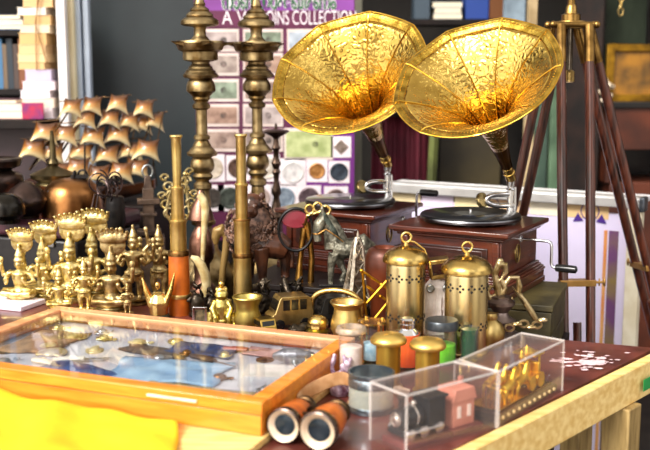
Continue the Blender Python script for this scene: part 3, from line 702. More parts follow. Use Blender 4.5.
# far shelf in the middle
fs = thing('wall_shelf', 'shelf of grey bundles on the far wall above the golden horns', 'shelf', (0, 0, 0))
zsh = Z(19, 5.5)
c, d = wbox(404, 503, 5.5, zsh-.03, zsh, .3); MB().box(c, d).build('shelf_board', darkw, fs)
c, d = wbox(404, 408, 5.5, 0, zsh-.03, .3); MB().box(c, d).build('upright', darkw, fs)
c, d = wbox(499, 503, 5.5, 0, zsh-.03, .3); MB().box(c, d).build('upright', darkw, fs)
for i, (x0_, x1_, yy, col, nm) in enumerate(((428, 456, 13.5, '#8f959a', 'grey'), (429, 455, 7.5, '#b9bdbd', 'pale grey'), (427, 456, 1, '#7e8890', 'slate grey'))):
    c, d = wbox(x0_, x1_, 5.52, 0, .001, .2)
    h = 5.6*mpp(5.5, 1.7)
    book(nm+' volume '+('at the bottom' if i == 0 else 'in the middle' if i == 1 else 'on top')+' of the pile on the far wall shelf', (c[0], c[1], zsh+i*(h+.0006)), (d[0], .2, h), col, 0, 'volumes on the far wall shelf', spine='flat')
for i, (x0_, x1_, h, col, nm) in enumerate(((459, 481, .13, '#1f3f8c', 'blue'), (482, 500, .15, '#6a3d16', 'orange brown'), (410, 425, .12, '#3e4c58', 'dark grey'))):
    c, d = wbox(x0_, x1_, 5.52, 0, .001, .2)
    bx_ = thing('carton', nm+' carton standing on the far wall shelf', 'carton', (c[0], c[1], zsh), 0, 'cartons on the far wall shelf')
    MB().box((0, 0, h/2), (d[0], .18, h)).build('body', M('carton_'+nm, col, None, .5), bx_, bevel=.003)
    MB().box((0, 0, h+.004), (d[0]+.006, .186, .012)).build('lid', M('carton_'+nm, col, None, .5), bx_, bevel=.002)
# maroon cloth hanging behind stall box
cl = MB(); v = []; f = []; n, mrow = 26, 10
xa, xb = at(372, 4.85, 1.2).x, at(436, 4.85, 1.2).x; zt_, zb_ = Z(88, 4.85), .5
for j in range(mrow+1):
    for i in range(n+1):
        u = i/n; v.append((xa+(xb-xa)*u, 4.85+.022*math.sin(u*23+j*.15)+.012*math.sin(u*51), zt_+(zb_-zt_)*j/mrow+.05*math.sin(u*PI)*(j == 0)))
for j in range(mrow):
    for i in range(n): a = j*(n+1)+i; f.append((a, a+1, a+n+2, a+n+1))
cl.add(v, f)
tag(cl.build('hanging_cloth', M('maroon_cloth', '#6a1428', '#4c0e1e', .8, 0, 4), solid=.004), 'maroon cloth hanging in folds behind the rear gramophone', 'cloth')
bg = MB()
for k in range(12):
    bg.ell((.09*math.sin(k*1.9), .02*math.cos(k*2.3), .06+.05*math.cos(k*1.3)), (.06, .05, .05), (k, k*.5, 0), 8)
bg.box((0, 0, .0), (.2, .06, .06))
tag(bg.build('black_bag', M('black_cloth', '#141416', '#0b0b0d', .6, 0, 9), remesh=.012), 'dark cloth bag hung above the maroon cloth', 'bag').location = (at(408, 4.78, 1.3).x, 4.8, Z(110, 4.85))
gp = at(433, 4.6, 1.1)
lp = MB().tube([(gp.x-.03, 4.72, .0), (gp.x+.03, 4.78, Z(95, 4.78))], .022, 4)
tag(lp.build('leaning_pole', M('moss_green', '#68703a', '#454a26', .6, 0, 6), smooth=False), 'moss green square pole leaning beside the maroon cloth', 'pole')

# ================================================================== LEFT BACK GROUP
def L3(lst): return [Vector(p) for p in lst]
trk = thing('leather_chest', 'dark leather trunk with maroon lid behind the brass figurines', 'trunk', (*at(46, 3.6, BT).xy, BT), rb)
TW, TD, TH = .56, .42, .29
MB().box((0, 0, .115), (TW, TD, .23)).build('body', M('black_leather', '#23201f', '#151313', .4, 0, 30, .2, 120), trk, bevel=.008)
MB().box((0, 0, .262), (TW+.012, TD+.012, .056)).build('lid', M('maroon_leather', '#4c2a34', '#35181f', .35, 0, 12, .2, 120), trk, bevel=.018, bseg=4)
for sx in (-.18, .18): MB().box((sx, -TD/2-.004, .232), (.035, .01, .05)).build('latch', steel, trk, bevel=.002)
TZ = BT+.29
# copper pot
YP = 3.52; pp = at(73, YP, TZ)
cpz = thing('copper_pot', 'round upturned copper pot with dark ring handle on the trunk', 'copper pot', (pp.x, YP, TZ))
bpts = prof(73, YP, TZ, [(0, 178), (10, 178.6), (18, 181), (23, 186), (26, 193), (27.5, 202), (28, 210), (28.5, 216)])
bpts = ground([(r*1.08, z) for r, z in bpts])
MB().lathe(bpts, 40).build('body', copper, cpz)
hz_ = bpts[-1][1]
hm = MB().box((0.03, 0, hz_+.006), (.06, .02, .012)); hm.ring((.04, 0, hz_+.012), .016, .004, 'Y', 20); hm.ring((.012, 0, hz_+.012), .012, .004, 'X', 20)
hm.build('ring_handle', iron, cpz)
MB().ell((-.065, -.062, hz_*.68), (.006, .004, .007)).build('rivet_hole', iron, cpz)
sd = MB().cyl((0, 0, 0), (.008, 0, .25), .0035, 8); sd.tube([(.006, 0, .24), (.03, 0, .245), (.06, 0, .238)], .004, 8); sd.box((.001, 0, .07), (.012, .012, .03))
p = at(87, YP+.16, TZ); solo('iron_stand', sd.lathe([(.03, 0), (.03, .004), (.006, .008)], 16), iron, 'thin iron rod stand with crossbar just behind the copper pot', 'stand', (p.x, YP+.13, TZ))
# dark vessels at the side
def vessel(name, label, cat, px, Y, z, pl, mat, dz=True, mat2=None, split=None, group=None):
    p = at(px, Y, z); q = prof(px, Y, z, pl)
    q = ground(q)
    t = thing(name, label, cat, (p.x, Y, z), 0, group)
    if split is None: MB().lathe(q, 32).build('body', mat, t)
    else:
        MB().lathe(q[:split+1], 32).build('body', mat, t); MB().lathe(q[split:], 32).build('lid', mat2 or mat, t)
    return t
dk = M('dark_patina', '#4b3a34', '#1f1917', .3, .8, 12, .15, 40)
dk2 = M('violet_patina', '#6d5560', '#32242a', .3, .8, 10, .1, 40)
vessel('dark_bowl', 'stack of shallow dark bowls with wide rims at the end of the trunk', 'bowls', -2, 3.66, TZ, [(0, 160), (20, 160), (25, 158), (26, 160), (24, 166), (14, 170), (24, 174), (26, 176), (27, 182), (24, 190), (12, 196), (24, 198), (24, 204), (20, 208)], dk)
vessel('dome_lid', 'dark dome shaped lid with brassy rim on the trunk', 'lid', 27, 3.46, TZ, [(0, 181), (5, 182), (14, 188), (20, 196), (22, 199), (22, 203), (18, 210), (12, 215)], dk, True)
vessel('dark_pot', 'squat black pot standing at the front corner of the trunk', 'pot', 6, 3.34, TZ, [(0, 193), (9, 194), (16, 199), (20, 206), (20, 214), (14, 219)], M('black_patina', '#2e2a24', '#12100e', .25, .8, 12))
vessel('spired_lid', 'bronze tiered lid with tall black spire behind the copper pot', 'lid', 55, 3.66, TZ, [(0, 130), (1.5, 131), (3, 145), (3.5, 158), (6, 163), (5, 166), (8, 168), (16, 171), (23, 174), (22, 178), (16, 181), (18, 184), (14, 192), (8, 197)], M('olive_bronze', '#6d6040', '#3a3020', .32, .9, 12))
# orange-red conch like shell
sh = MB()
for k in range(9):
    t = k/8; sh.ell((-.045+.1*t, .008*math.sin(t*6), .03+.022*t+.01*math.sin(t*7)), (.026-.014*t+.006*(k % 2), .024-.012*t, .026-.013*t), (0, .4, 0), 12)
sh.ell((-.062, -.004, .02), (.02, .02, .02))
solo('orange_shell', sh, M('orange_shell', '#c8562a', '#e2a07a', .35, 0, 25, .2, 60), 'orange red conch shell resting on the dome lid side of the trunk', 'shell', (*at(34, 3.6, TZ+.1).xy, TZ), .2, remesh=.004)
# ship of horn sails
SY = 3.9; ps = at(92, SY, BT)
bcr = thing('ship_crate', 'plain dark crate behind the trunk under the horn ship', 'crate', (ps.x, SY+.12, BT), rb)
MB().box((0, 0, .135), (.62, .3, .27)).build('body', darkw, bcr, bevel=.003)
MB().box((0, 0, .278), (.63, .31, .014)).build('lid', darkw, bcr, bevel=.002)
SZ = BT+.285
shp = thing('horn_ship', 'model sailing ship with rows of curved brown and cream horn sails', 'model ship', (ps.x, SY, SZ))
sails_px = [[(33,146),(45,129),(72,108)], [(52,149),(65,131),(86,119),(92,106)], [(81,148),(93,133),(110,119),(118,104)], [(107,151),(118,131),(129,121),(144,109)], [(131,147),(142,124),(154,121)], [(60,168),(78,164)], [(98,171),(121,168)], [(137,165),(147,146)]]
hornm = grad('horn_sail', [(.0, '#fff2cc'), (.3, '#f4d9a0'), (.55, '#cc9654'), (.8, '#84501f'), (1, '#4a280e')], 1, 0, 1, .28, .5, 30, .12)
def sail(px, py, Y, w=31, h=21):
    m = MB(); v = []; f = []; uv = []; n, r = 10, 7; k = mpp(Y, 1.2); c = pd(px, py, Y)
    for j in range(r+1):
        t = j/r; ww = (.52+.48*(1-t)**2.0+.16*t**3)*w/2*k
        for i in range(n+1):
            s = 2*i/n-1
            z = (t-.5)*h*k+ .35*h*k*(1-s*s)*(1-t)**1.6 - .1*h*k*(1-s*s)*t*t
            y = -.03*(1-s*s)*(.6+.4*(1-t)) - .012*math.sin(t*PI)
            v.append((c.x-ps.x+ww*s+(.22*h*k*(t-.5)), Y-SY+y, c.z-SZ+z)); uv.append((s*.5+.5, t))
    for j in range(r):
        for i in range(n): a = j*(n+1)+i; f.append((a, a+1, a+n+2, a+n+1))
    return m.add(v, f, None, uv)
for ci, col in enumerate(sails_px):
    Yc = SY-.08+.035*ci if ci < 5 else SY-.1+.03*(ci-5)
    for (px, py) in col: sail(px, py+(5 if py > 125 else 1), Yc, *((32, 25) if py > 125 else (26, 22))).build('sail', hornm, shp, solid=.0025)
    a, b = col[0], col[-1]
    A_, B_ = pd(a[0]-4, a[1]+24, Yc+.012), pd(b[0]+5, b[1]-10, Yc+.012)
    if ci < 5:
        dx = (b[0]-a[0])/max(1, a[1]-b[1]); 
        m = MB().tube([(A_.x-ps.x, Yc+.02-SY, max(.03, A_.z-SZ)), (B_.x-ps.x, Yc+.02-SY, B_.z-SZ)], [.005, .003], 8)
        for (px, py) in col:
            q = pd(px, py-8, Yc); m.cyl((q.x-ps.x-.05, Yc+.014-SY, q.z-SZ-.006), (q.x-ps.x+.05, Yc+.014-SY, q.z-SZ+.004), .0026, 6)
        m.build('mast', bronzed, shp)
rg = MB()
for (x0_, y0_, x1_, y1_) in ((148, 190, 163, 112), (157, 186, 146, 108), (122, 185, 140, 105), (126, 190, 152, 118)):
    a, b = pd(x0_, y0_, SY+.02), pd(x1_, y1_, SY+.03); rg.cyl((a.x-ps.x, a.y-SY, a.z-SZ), (b.x-ps.x, b.y-SY, b.z-SZ), .0022, 6)
rg.build('rigging', bronzed, shp)
hu = MB(); v = []; f = []
for i in range(13):
    t = i/12; x = -.24+.5*t; wd = .055*math.sin(PI*min(1, .12+t*.8))**.6; dp = .0+.035*(2*t-1)**2
    for j in range(9):
        a = PI*j/8; v.append((x, -math.cos(a)*wd, .058+dp-.055*math.sin(a)*(.7+.3*math.sin(PI*t))))
for i in range(12):
    for j in range(8): q = i*9+j; f.append((q, q+1, q+10, q+9))
for i in range(12): f.append((i*9, i*9+9, i*9+17, i*9+8))
hu.add(v, f); hu.add([v[j] for j in range(9)], [tuple(range(9))]); hu.add([v[108+j] for j in range(9)], [tuple(range(9))])
hu.build('hull', M('horn_hull', '#6b3c1c', '#2c170c', .3, 0, 10, coat=.5), shp)
MB().box((0, 0, .003), (.3, .08, .006)).build('base', darkw, shp)
# ------------------------------------------------------------------ iron vase with wire, small temple shrine, wire candle stand
YI = 3.33; p = at(118, YI, BT)
vz = thing('iron_vase', 'tall black iron vase holding a tangle of curled wire', 'vase', (p.x, YI, BT))
q = prof(118, YI, BT, [(7, 196), (9, 197), (10, 205), (10.5, 218), (9, 232), (7, 245), (9, 260), (14, 276), (14, 300)]); q = ground(q); z_ = 0
MB().lathe(q, 28).build('body', iron, vz)
zt_ = q[-1][1]-z_
cw_ = MB(); rnd = random.Random(9)
for k in range(6):
    c = Vector((rnd.uniform(-.05, .03), rnd.uniform(-.04, .02), zt_+rnd.uniform(.0, .045))); ax = rnd.uniform(0, 6)
    pts = [c+Vector((math.cos(ax)*math.cos(a)*.032, math.sin(ax)*math.cos(a)*.03, math.sin(a)*.034+.002*a)) for a in [j*.35 for j in range(20+3*k)]]
    cw_.tube(pts, .0028, 6)
for sx in (-.07, -.055): cw_.tube([(0, -.02, zt_), (sx*.8, -.045, zt_+.01), (sx, -.05, zt_-.05), (sx+.015, -.05, zt_-.1)], .0035, 6)
cw_.build('curled_wire', M('rusty_wire', '#5b4a48', '#2c2424', .35, .8), vz)
YT = 3.42; p = at(151, YT, BT)
sh_ = thing('ring_weight', 'stepped metal ornament topped by a ring beside the leather bound telescope', 'ornament', (p.x, YT, BT), .2)
k = mpp(YT, .9); zz = lambda y: pd(151, y, YT).z-BT
m = MB()
m.box((0, 0, (zz(188)+zz(232))/2), (11*k, 11*k, zz(188)-zz(232)))
m.add([(sx*a*k, sy*a*k, z) for a, z in ((3, zz(176)), (5, zz(199))) for sx, sy in ((-1,-1),(1,-1),(1,1),(-1,1))], [(0,1,2,3), (4,5,6,7), (0,1,5,4), (1,2,6,5), (2,3,7,6), (3,0,4,7)])
m.box((0, 0, zz(201)), (22*k, 16*k, 5*k)); m.box((0, 0, zz(214)), (16*k, 14*k, 3*k)); m.box((0, 0, zz(232)), (24*k, 20*k, 5*k)); m.box((0, 0, zz(236)/2), (30*k, 24*k, zz(236)))
m.build('body', M('grey_brown_metal', '#7a6658', '#3e322c', .4, .7, 20), sh_, bevel=.002)
MB().ring((0, 0, zz(171.5)), 5*k, 1.2*k, 'Y', 24, 1.25).build('ring', steel, sh_)
# ------------------------------------------------------------------ two tall oil lamps
lampP = [(0,-36),(1.5,-34),(3,-28),(2,-22),(4,-12),(3,-6),(5,2),(6,4),(5.5,6),(9,9),(10,10),(9,11),(13,14),(14,16),(13,17),(17,19),(19,21),(19,24.5),(16,26),(7,27),(6,29),(6,35),(8,38),(11,41),(11.5,43),(24,41),(25,43),(22,50),(17.5,52),(17.5,60),(12,61.5),(9,62),(9,64),(12,67),(12,68.5),(15,71),(15,72),(18,75),(17,77.5),(11,79),(13,82),(14.5,86),(14.5,91),(11,94),(8.5,97),(9,99),(6,102),(9,105),(8.5,108),(5.5,110),(5.5,134),(8,136),(8,139),(6,140),(9,145),(9,146),(12,149),(12.5,150),(15.5,152.5),(14.5,155.5),(9,157),(11,160),(12,165),(11.5,169),(8,173),(10.5,176),(9.5,178),(6,181),(9,184),(9,188),(6.5,190),(7,196),(8,205),(7,215),(12,221),(12,224),(8,226),(9,236),(14,244),(14,248),(18,254),(24,262),(30,270),(31,276),(31,284)]
YL = 3.5; lx = at(205, YL, BT)
lamp = thing('oil_lamp', 'tall tiered brass oil lamp nearer the slate board', 'oil lamp', (lx.x, YL, BT), 0, 'tall brass oil lamps')
q = ground(prof(205, YL, BT, lampP)); z_ = 0
lampm = M('lamp_brass', '#b39c70', '#5e4828', .4, 1, 22, .2, 70)
MB().lathe(q, 40).build('stem', lampm, lamp)
tr = MB(); k = mpp(YL, 1.6); zt_ = pd(205, 43, YL).z-BT-z_
for i in range(5):
    a = 2*PI*i/5+.1
    d = Vector((math.cos(a), math.sin(a), 0)); n = Vector((-d.y, d.x, 0)); z = Vector((0, 0, zt_+.002))
    tr.add([d*18*k+n*11*k+z, d*34*k+n*1.2*k+z*1.003, d*34*k-n*1.2*k+z*1.003, d*18*k-n*11*k+z, d*18*k+n*9*k+z-Vector((0,0,.018)), d*32*k-Vector((0,0,.004))+z, d*18*k-n*9*k+z-Vector((0,0,.018))], [(0,1,2,3), (0,4,5,1), (3,2,5,6), (1,5,2), (0,3,6,4), (4,6,5)])
tr.build('wick_tray', lampm, lamp)
lamp2 = dup(lamp, (*at(259, YL+.12, BT).xy, BT), .5, 'tall tiered brass oil lamp in front of the coin board, between telescope and golden horn')
# slim dark lamp
YSL = 3.75
vessel('slim_oil_lamp', 'slim dark bronze lamp with a shallow spiked bowl before the coin board', 'oil lamp', 277, YSL+.08, BT, [(0, 123), (1, 124), (1.5, 129), (12, 130), (14, 131.5), (10, 134), (4, 137), (2.5, 139), (3, 145), (4.5, 148), (2.5, 152), (3, 158), (5, 163), (3, 169), (4.5, 172), (3, 175), (2.5, 182), (4.5, 189), (5, 193), (3, 197), (4, 203), (5, 210), (9, 216), (6, 222), (6, 270), (16, 280), (17, 286)], M('slim_lamp_bronze', '#6d584a', '#33261f', .3, .9, 25))

# ------------------------------------------------------------------ telescopes
def telescope(label, px, Y, z, secs, group='brass telescopes'):
    p = at(px, Y, z); t = thing('telescope', label, 'telescope', (p.x, Y, z), 0, group)
    base = None
    for nm, mat, pl in secs:
        q = prof(px, Y, z, pl)
        if base is None: base = 0; q = ground(q)
        MB().lathe([(r, a-base) for r, a in q], 32).build(nm, mat, t)
    return t
lb = M('telescope_leather', '#c4641a', '#a04a10', .35, 0, 20, .12, 200, coat=.2)
scopeb = M('telescope_brass', '#e8cf88', '#b4924e', .36, 1, 12, .05, 90)
pz_ = pz(180, 314, T)
telescope('drawn brass telescope with orange leather sleeve standing beside the twin horned ornament', 180, pz_.y, T, [
    ('leather_sleeve', lb, [(10.2, 254), (10.2, 258), (10.8, 293), (11.2, 314)]), ('sleeve_ring', scopeb, [(0, 293), (11.5, 293.2), (12, 295), (11.5, 297), (0, 297.2)]), ('sleeve_collar', bronze, [(0, 250), (10, 250.2), (11, 252), (10.8, 255), (0, 255.2)]),
    ('wide_draw_tube', scopeb, [(0, 219), (8.6, 219.2), (9, 221), (8.2, 223), (8.2, 251), (0, 251.2)]), ('middle_draw_tube', scopeb, [(0, 186), (6.6, 186.2), (7, 188), (6.2, 190), (6.8, 220), (0, 220.2)]), ('narrow_draw_tube', scopeb, [(0, 135), (6.4, 135), (6.6, 136.5), (5, 139), (5, 150), (4.2, 186.5), (0, 187)])])
telescope('drawn all brass telescope standing behind the small brass pot', 243, 2.93, T, [
    ('wide_draw_tube', scopeb, [(0, 255), (9, 255.2), (9.3, 257), (8.8, 260), (9.3, 300), (9.6, 312)]), ('collar', bronze, [(0, 252.5), (10, 252.8), (10.4, 254.5), (10, 257), (0, 257.4)]),
    ('middle_draw_tube', scopeb, [(0, 219), (8.2, 219.2), (8.6, 221), (7.9, 223), (7.9, 254), (0, 254.4)]), ('thin_ring', bronze, [(0, 218), (9, 218.2), (9.3, 219.3), (9, 220.4), (0, 220.6)]),
    ('slim_draw_tube', scopeb, [(0, 183), (6.8, 183.2), (7.1, 184.5), (6.2, 186.5), (6.2, 219.5), (0, 219.7)]), ('narrow_draw_tube', scopeb, [(0, 134), (6.2, 134), (6.5, 135.5), (5.1, 138), (5, 183.6), (0, 184)])])

# ------------------------------------------------------------------ figurines
def figure(label, px, py, H, Y=None, mat=brassy, z=T, style='seated', hood=False, rz=0, group='brass figurines', arms=4, plate=False):
    if Y is None: p = pz(px, py, z); 
    else: p = at(px, Y, z)
    k = mpp(p.y, .9); S = H*k; t = thing('brass_figurine', label, 'figurine', (p.x, p.y, z), rz, group)
    def V(x, y, z): return Vector((x*S, y*S, z*S))
    b = MB()
    if style == 'seated':
        pd_ = MB().lathe([(r*S, h*S) for r, h in ((.25,0),(.27,.02),(.27,.05),(.22,.07),(.21,.09),(.26,.13),(.26,.15),(.2,.16))], 28, None, 1, .8)
        pd_.build('pedestal', mat, t)
        for s in (-1, 1):
            b.tube([V(s*.08,0,.2), V(s*.25,-.08,.205), V(s*.24,-.16,.19), V(-s*.06,-.19,.185)], [.075*S,.07*S,.055*S,.035*S], 10)
        b.ell(V(0,.02,.21), (.15*S,.12*S,.07*S)); zt, sc = .2, 1.0
    else:
        pd_ = MB().lathe([(r*S, h*S) for r, h in ((.17,0),(.19,.015),(.19,.03),(.14,.045),(.17,.07),(.17,.08),(.1,.085))], 26, None, 1, .8)
        pd_.build('pedestal', mat, t)
        for s in (-1, 1):
            b.tube([V(s*.06,0,.42), V(s*.075,-.025,.25), V(s*.06,0,.1), V(s*.065,-.05,.085)], [.065*S,.048*S,.034*S,.028*S], 10)
        b.tube([V(0,0,.44), V(0,-.01,.36), V(0,-.015,.3)], [.1*S,.11*S,.105*S], 12, flat=.7); zt, sc = .4, .78
    def W(x, y, z): return V(x*sc, y*sc, zt+z*sc)
    b.tube([W(0,0,0), W(0,0,.1), W(0,-.005,.2), W(0,0,.3), W(0,0,.36)], [.13*S*sc,.1*S*sc,.125*S*sc,.145*S*sc,.07*S*sc], 14, flat=.72)
    b.ell(W(0,0,.31), (.18*S*sc,.07*S*sc,.055*S*sc)); b.cyl(W(0,0,.34), W(0,0,.42), .045*S*sc, 10)
    b.ell(W(0,-.01,.455), (.072*S*sc,.08*S*sc,.09*S*sc)); b.ell(W(0,-.09,.45), (.016*S*sc,.02*S*sc,.026*S*sc))
    for s in (-1, 1): b.ell(W(s*.075,0,.45), (.018*S*sc,.02*S*sc,.04*S*sc))
    b.lathe([(.085*S*sc, 0), (.092*S*sc, .03*S*sc), (.07*S*sc, .07*S*sc), (.075*S*sc, .1*S*sc), (.05*S*sc, .16*S*sc), (.025*S*sc, .22*S*sc), (.028*S*sc, .24*S*sc), (.004, .29*S*sc)], 14, Matrix.Translation(W(0,0,.5)))
    for s in (-1, 1):
        b.tube([W(s*.17,0,.31), W(s*.25,-.02,.18), W(s*.17,-.15,.16), W(s*.14,-.17,.22)], [.048*S*sc,.04*S*sc,.034*S*sc,.03*S*sc], 9)
        b.ell(W(s*.14,-.18,.25), .035*S*sc)
        if arms > 2:
            b.tube([W(s*.16,.03,.31), W(s*.3,.04,.26), W(s*.32,.0,.42), W(s*.32,0,.46)], [.052*S*sc,.046*S*sc,.04*S*sc,.038*S*sc], 9)
            b.ell(W(s*.32,0,.52), (.05*S*sc,.03*S*sc,.06*S*sc))
        if arms > 4:
            b.tube([W(s*.16,.04,.31), W(s*.36,.05,.16), W(s*.42,.02,.26), W(s*.43,0,.32)], [.042*S*sc,.036*S*sc,.03*S*sc,.026*S*sc], 9); b.ell(W(s*.43,0,.37), (.045*S*sc,.03*S*sc,.055*S*sc))
            b.tube([W(s*.14,.04,.33), W(s*.24,.05,.44), W(s*.22,.03,.58), W(s*.2,.03,.66)], [.042*S*sc,.036*S*sc,.03*S*sc,.026*S*sc], 9); b.ell(W(s*.2,.03,.7), (.04*S*sc,.03*S*sc,.05*S*sc))
    b.ring(W(0,-.02,.0), .115*S*sc, .018*S*sc, 'Z', 18)
    b.build('body', mat, t, remesh=max(.0016, .012*S/.2*.2))
    if hood:
        z0 = zt+.78*sc
        h = MB(); h.tube([V(0,.1,.16), V(0,.13,.4), V(0,.11,.62), V(0,.08,z0-.1)], [.05*S,.05*S,.055*S,.06*S], 10)
        h.ell(V(.03,.07,z0+.02), (.2*S,.04*S,.17*S)); h.ell(V(.03,.05,z0+.12), (.23*S,.045*S,.09*S)); 
        for i in range(7):
            a = -1+i/3; h.tube([V(.03+.2*a,.05,z0+.15+.04*(1-a*a)), V(.03+.22*a,.03,z0+.22+.05*(1-a*a)), V(.03+.22*a,-.02,z0+.225+.05*(1-a*a))], [.034*S,.026*S,.016*S], 7)
        h.build('cobra_hood', mat, t, remesh=.002)
    if plate:
        h = MB(); h.ring(V(0,.06,.62), .3*S, .018*S, 'Y', 30, 1.15)
        for i in range(11):
            a = -.5+i*(PI+1)/10; h.ell(V(.33*math.cos(a),.06,.62+.38*math.sin(a)), .026*S)
        h.cyl(V(-.28,.06,.46), V(-.2,.06,.05), .018*S, 7); h.cyl(V(.28,.06,.46), V(.2,.06,.05), .018*S, 7)
        h.build('arch', mat, t)
    return t
fy = brassy; fb = M('dim_brass', '#d9c28c', '#8c7244', .4, 1, 40, .35, 120, hollow_dark=.95)
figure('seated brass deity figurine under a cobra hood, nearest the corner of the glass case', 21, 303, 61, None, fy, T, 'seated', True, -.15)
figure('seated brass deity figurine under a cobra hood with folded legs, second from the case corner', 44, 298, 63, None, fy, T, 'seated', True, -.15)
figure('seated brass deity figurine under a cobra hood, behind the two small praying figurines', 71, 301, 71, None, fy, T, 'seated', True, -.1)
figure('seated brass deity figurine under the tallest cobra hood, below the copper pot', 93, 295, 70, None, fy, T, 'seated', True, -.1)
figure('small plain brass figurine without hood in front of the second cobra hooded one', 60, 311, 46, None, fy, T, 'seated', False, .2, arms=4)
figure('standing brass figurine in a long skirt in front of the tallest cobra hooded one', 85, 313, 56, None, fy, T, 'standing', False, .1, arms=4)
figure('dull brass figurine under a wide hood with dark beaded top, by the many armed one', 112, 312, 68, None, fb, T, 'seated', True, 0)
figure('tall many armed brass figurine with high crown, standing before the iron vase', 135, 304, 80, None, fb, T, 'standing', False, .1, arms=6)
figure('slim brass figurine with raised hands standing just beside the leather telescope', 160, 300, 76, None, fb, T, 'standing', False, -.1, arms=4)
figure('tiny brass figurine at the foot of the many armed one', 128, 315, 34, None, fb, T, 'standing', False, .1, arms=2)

# twin-horned ornament, frog, miniature frame
p = pz(159, 318, T); k = mpp(p.y, .85)
th = thing('twin_horn_ornament', 'brass ornament with two upswept horns beside the leather telescope', 'ornament', (p.x, p.y, T))
m = MB(); m.ell((0, 0, .02), (.026, .022, .022)); m.tube([(0, 0, .01), (0, 0, .05), (0, -.005, .075)], [.026, .03, .015], 12)
m.ell((0, -.012, .1), (.008, .008, .012))
for s, hx, hz__ in ((-1, 16, 42), (1, 17, 47)):
    m.tube([(s*.008, 0, .03), (s*7*k, 0, 14*k), (s*12*k, 0, 28*k), (s*hx*k, 0, hz__*k)], [.022, .022, .015, .003], 10, flat=.6)
m.build('body', brassb, th, remesh=.0022)
MB().lathe([(.032, 0), (.034, .006), (.028, .012)], 20).build('base', M('speckled_dark', '#4a4f44', '#1c1f1a', .4, .6, 90), th)
p = pz(222, 327, T); k = mpp(p.y, .85)
fg = thing('frog_figurine', 'yellow brass frog figurine sitting upright beside the small pot', 'figurine', (p.x, p.y, T), .1)
m = MB(); m.ell((0, 0, 18*k), (9*k, 7*k, 16*k)); m.ell((0, -2*k, 34*k), (7*k, 6.5*k, 5.5*k)); m.ell((0, -5*k, 33*k), (6*k, 5*k, 3*k))
for s in (-1, 1):
    m.ell((s*4*k, -2*k, 39*k), 2.4*k)
    m.tube([(s*5*k, 0, 8*k), (s*12*k, -3*k, 13*k), (s*12*k, -5*k, 4*k), (s*15*k, -9*k, 2*k)], [4.4*k, 4.4*k, 3.4*k, 2.6*k], 9)
    m.tube([(s*6*k, -1*k, 27*k), (s*9.5*k, -5*k, 20*k), (s*6*k, -9*k, 12*k), (s*7*k, -11*k, 2*k)], [3.4*k, 3*k, 2.8*k, 2.4*k], 9)
m.ell((0, 1*k, 6*k), (10*k, 8*k, 6*k))
m.build('body', M('lemon_brass', '#eedd84', '#a8923c', .3, 1, 40, .3, 120), fg, remesh=.0018)
m = MB(); m.ell((0, 0, 44*k), (3*k, 3*k, 3.4*k)); m.lathe([(6*k, 39*k), (5*k, 41*k), (2*k, 42*k)], 14)
m.build('hat', brassb, fg)
p = pz(200, 324, T)
fr = thing('miniature_frame', 'miniature silver picture frame at the foot of the leather telescope', 'frame', (p.x, p.y, T), 0)
m = MB(); w, h = .042, .05
for s in (-1, 1): m.box((s*(w/2-.003), 0, h/2), (.006, .006, h))
for z in (.003, h-.003): m.box((0, 0, z), (w-.012, .006, .006))
m.build('frame', chrome, fr, bevel=.001); MB().box((0, .002, h/2), (w-.01, .003, h-.01)).build('picture', M('dim_picture', '#7a6a4c', '#26221c', .4, 0, 60), fr)
# ================================================================== MIDDLE GROUP
ivory = M('old_ivory', '#e2d3a4', '#b49a62', .4, 0, 30, .15, 60)
# bronze bell with a long curved handle
YB = 3.2; p = at(203, YB, BT); k = mpp(YB, .95); zy = lambda y, Y=3.2: pd(325, y, Y).z
bl_ = thing('hand_bell', 'reddish bronze bell shaped vessel with pale curved handle behind the leather telescope', 'bell', (p.x, YB, BT))
q = prof(201, YB, BT, [(2, 190), (4, 193), (5, 199), (9, 206), (12, 214), (13, 219), (6, 222), (5, 226), (9, 232), (12, 240), (13, 250), (12, 258), (8, 264), (8, 280), (14, 288), (15, 294)]); q = ground(q); z_ = 0
MB().lathe(q, 28).build('body', M('rosy_bronze', '#9c7260', '#5c3c2e', .36, .9, 25, .2, 70), bl_)
m = MB(); pts = []
for (x, y) in ((198, 192), (202, 197), (204, 206), (203, 218), (202, 232), (201, 246), (200, 262)): pts.append((( x-201)*k+.012, -.06, zy(y)-BT-z_))
m.tube(pts, [.012, .013, .013, .011, .009, .008, .006], 10); m.build('curved_handle', ivory, bl_)
# bird-headed stick
YK = 3.1; p = at(222, YK, BT)
bk = thing('bird_head_stick', 'walking stick handle carved as a drooping bird head between the two telescopes', 'stick', (p.x, YK, BT))
m = MB(); P_ = lambda x, y, dy=0: Vector(((x-222)*mpp(YK, .95), dy, zy(y, YK)-BT))
m.tube([P_(223, 300), P_(222, 285), P_(224, 268), P_(227, 250), P_(228, 238), P_(226, 231)], [.011, .011, .011, .012, .012, .012], 10)
m.tube([P_(226, 233), P_(223, 229), P_(219, 231), P_(217, 238), P_(217, 245)], [.014, .019, .018, .014, .006], 10)
m.tube([P_(223, 300), P_(223, 330)], [.03, .034], 12)
m.build('stick', M('horn_stick', '#b09055', '#6e5228', .4, .2, 10, .1, 40, (1, 1, .3)), bk, remesh=.003)
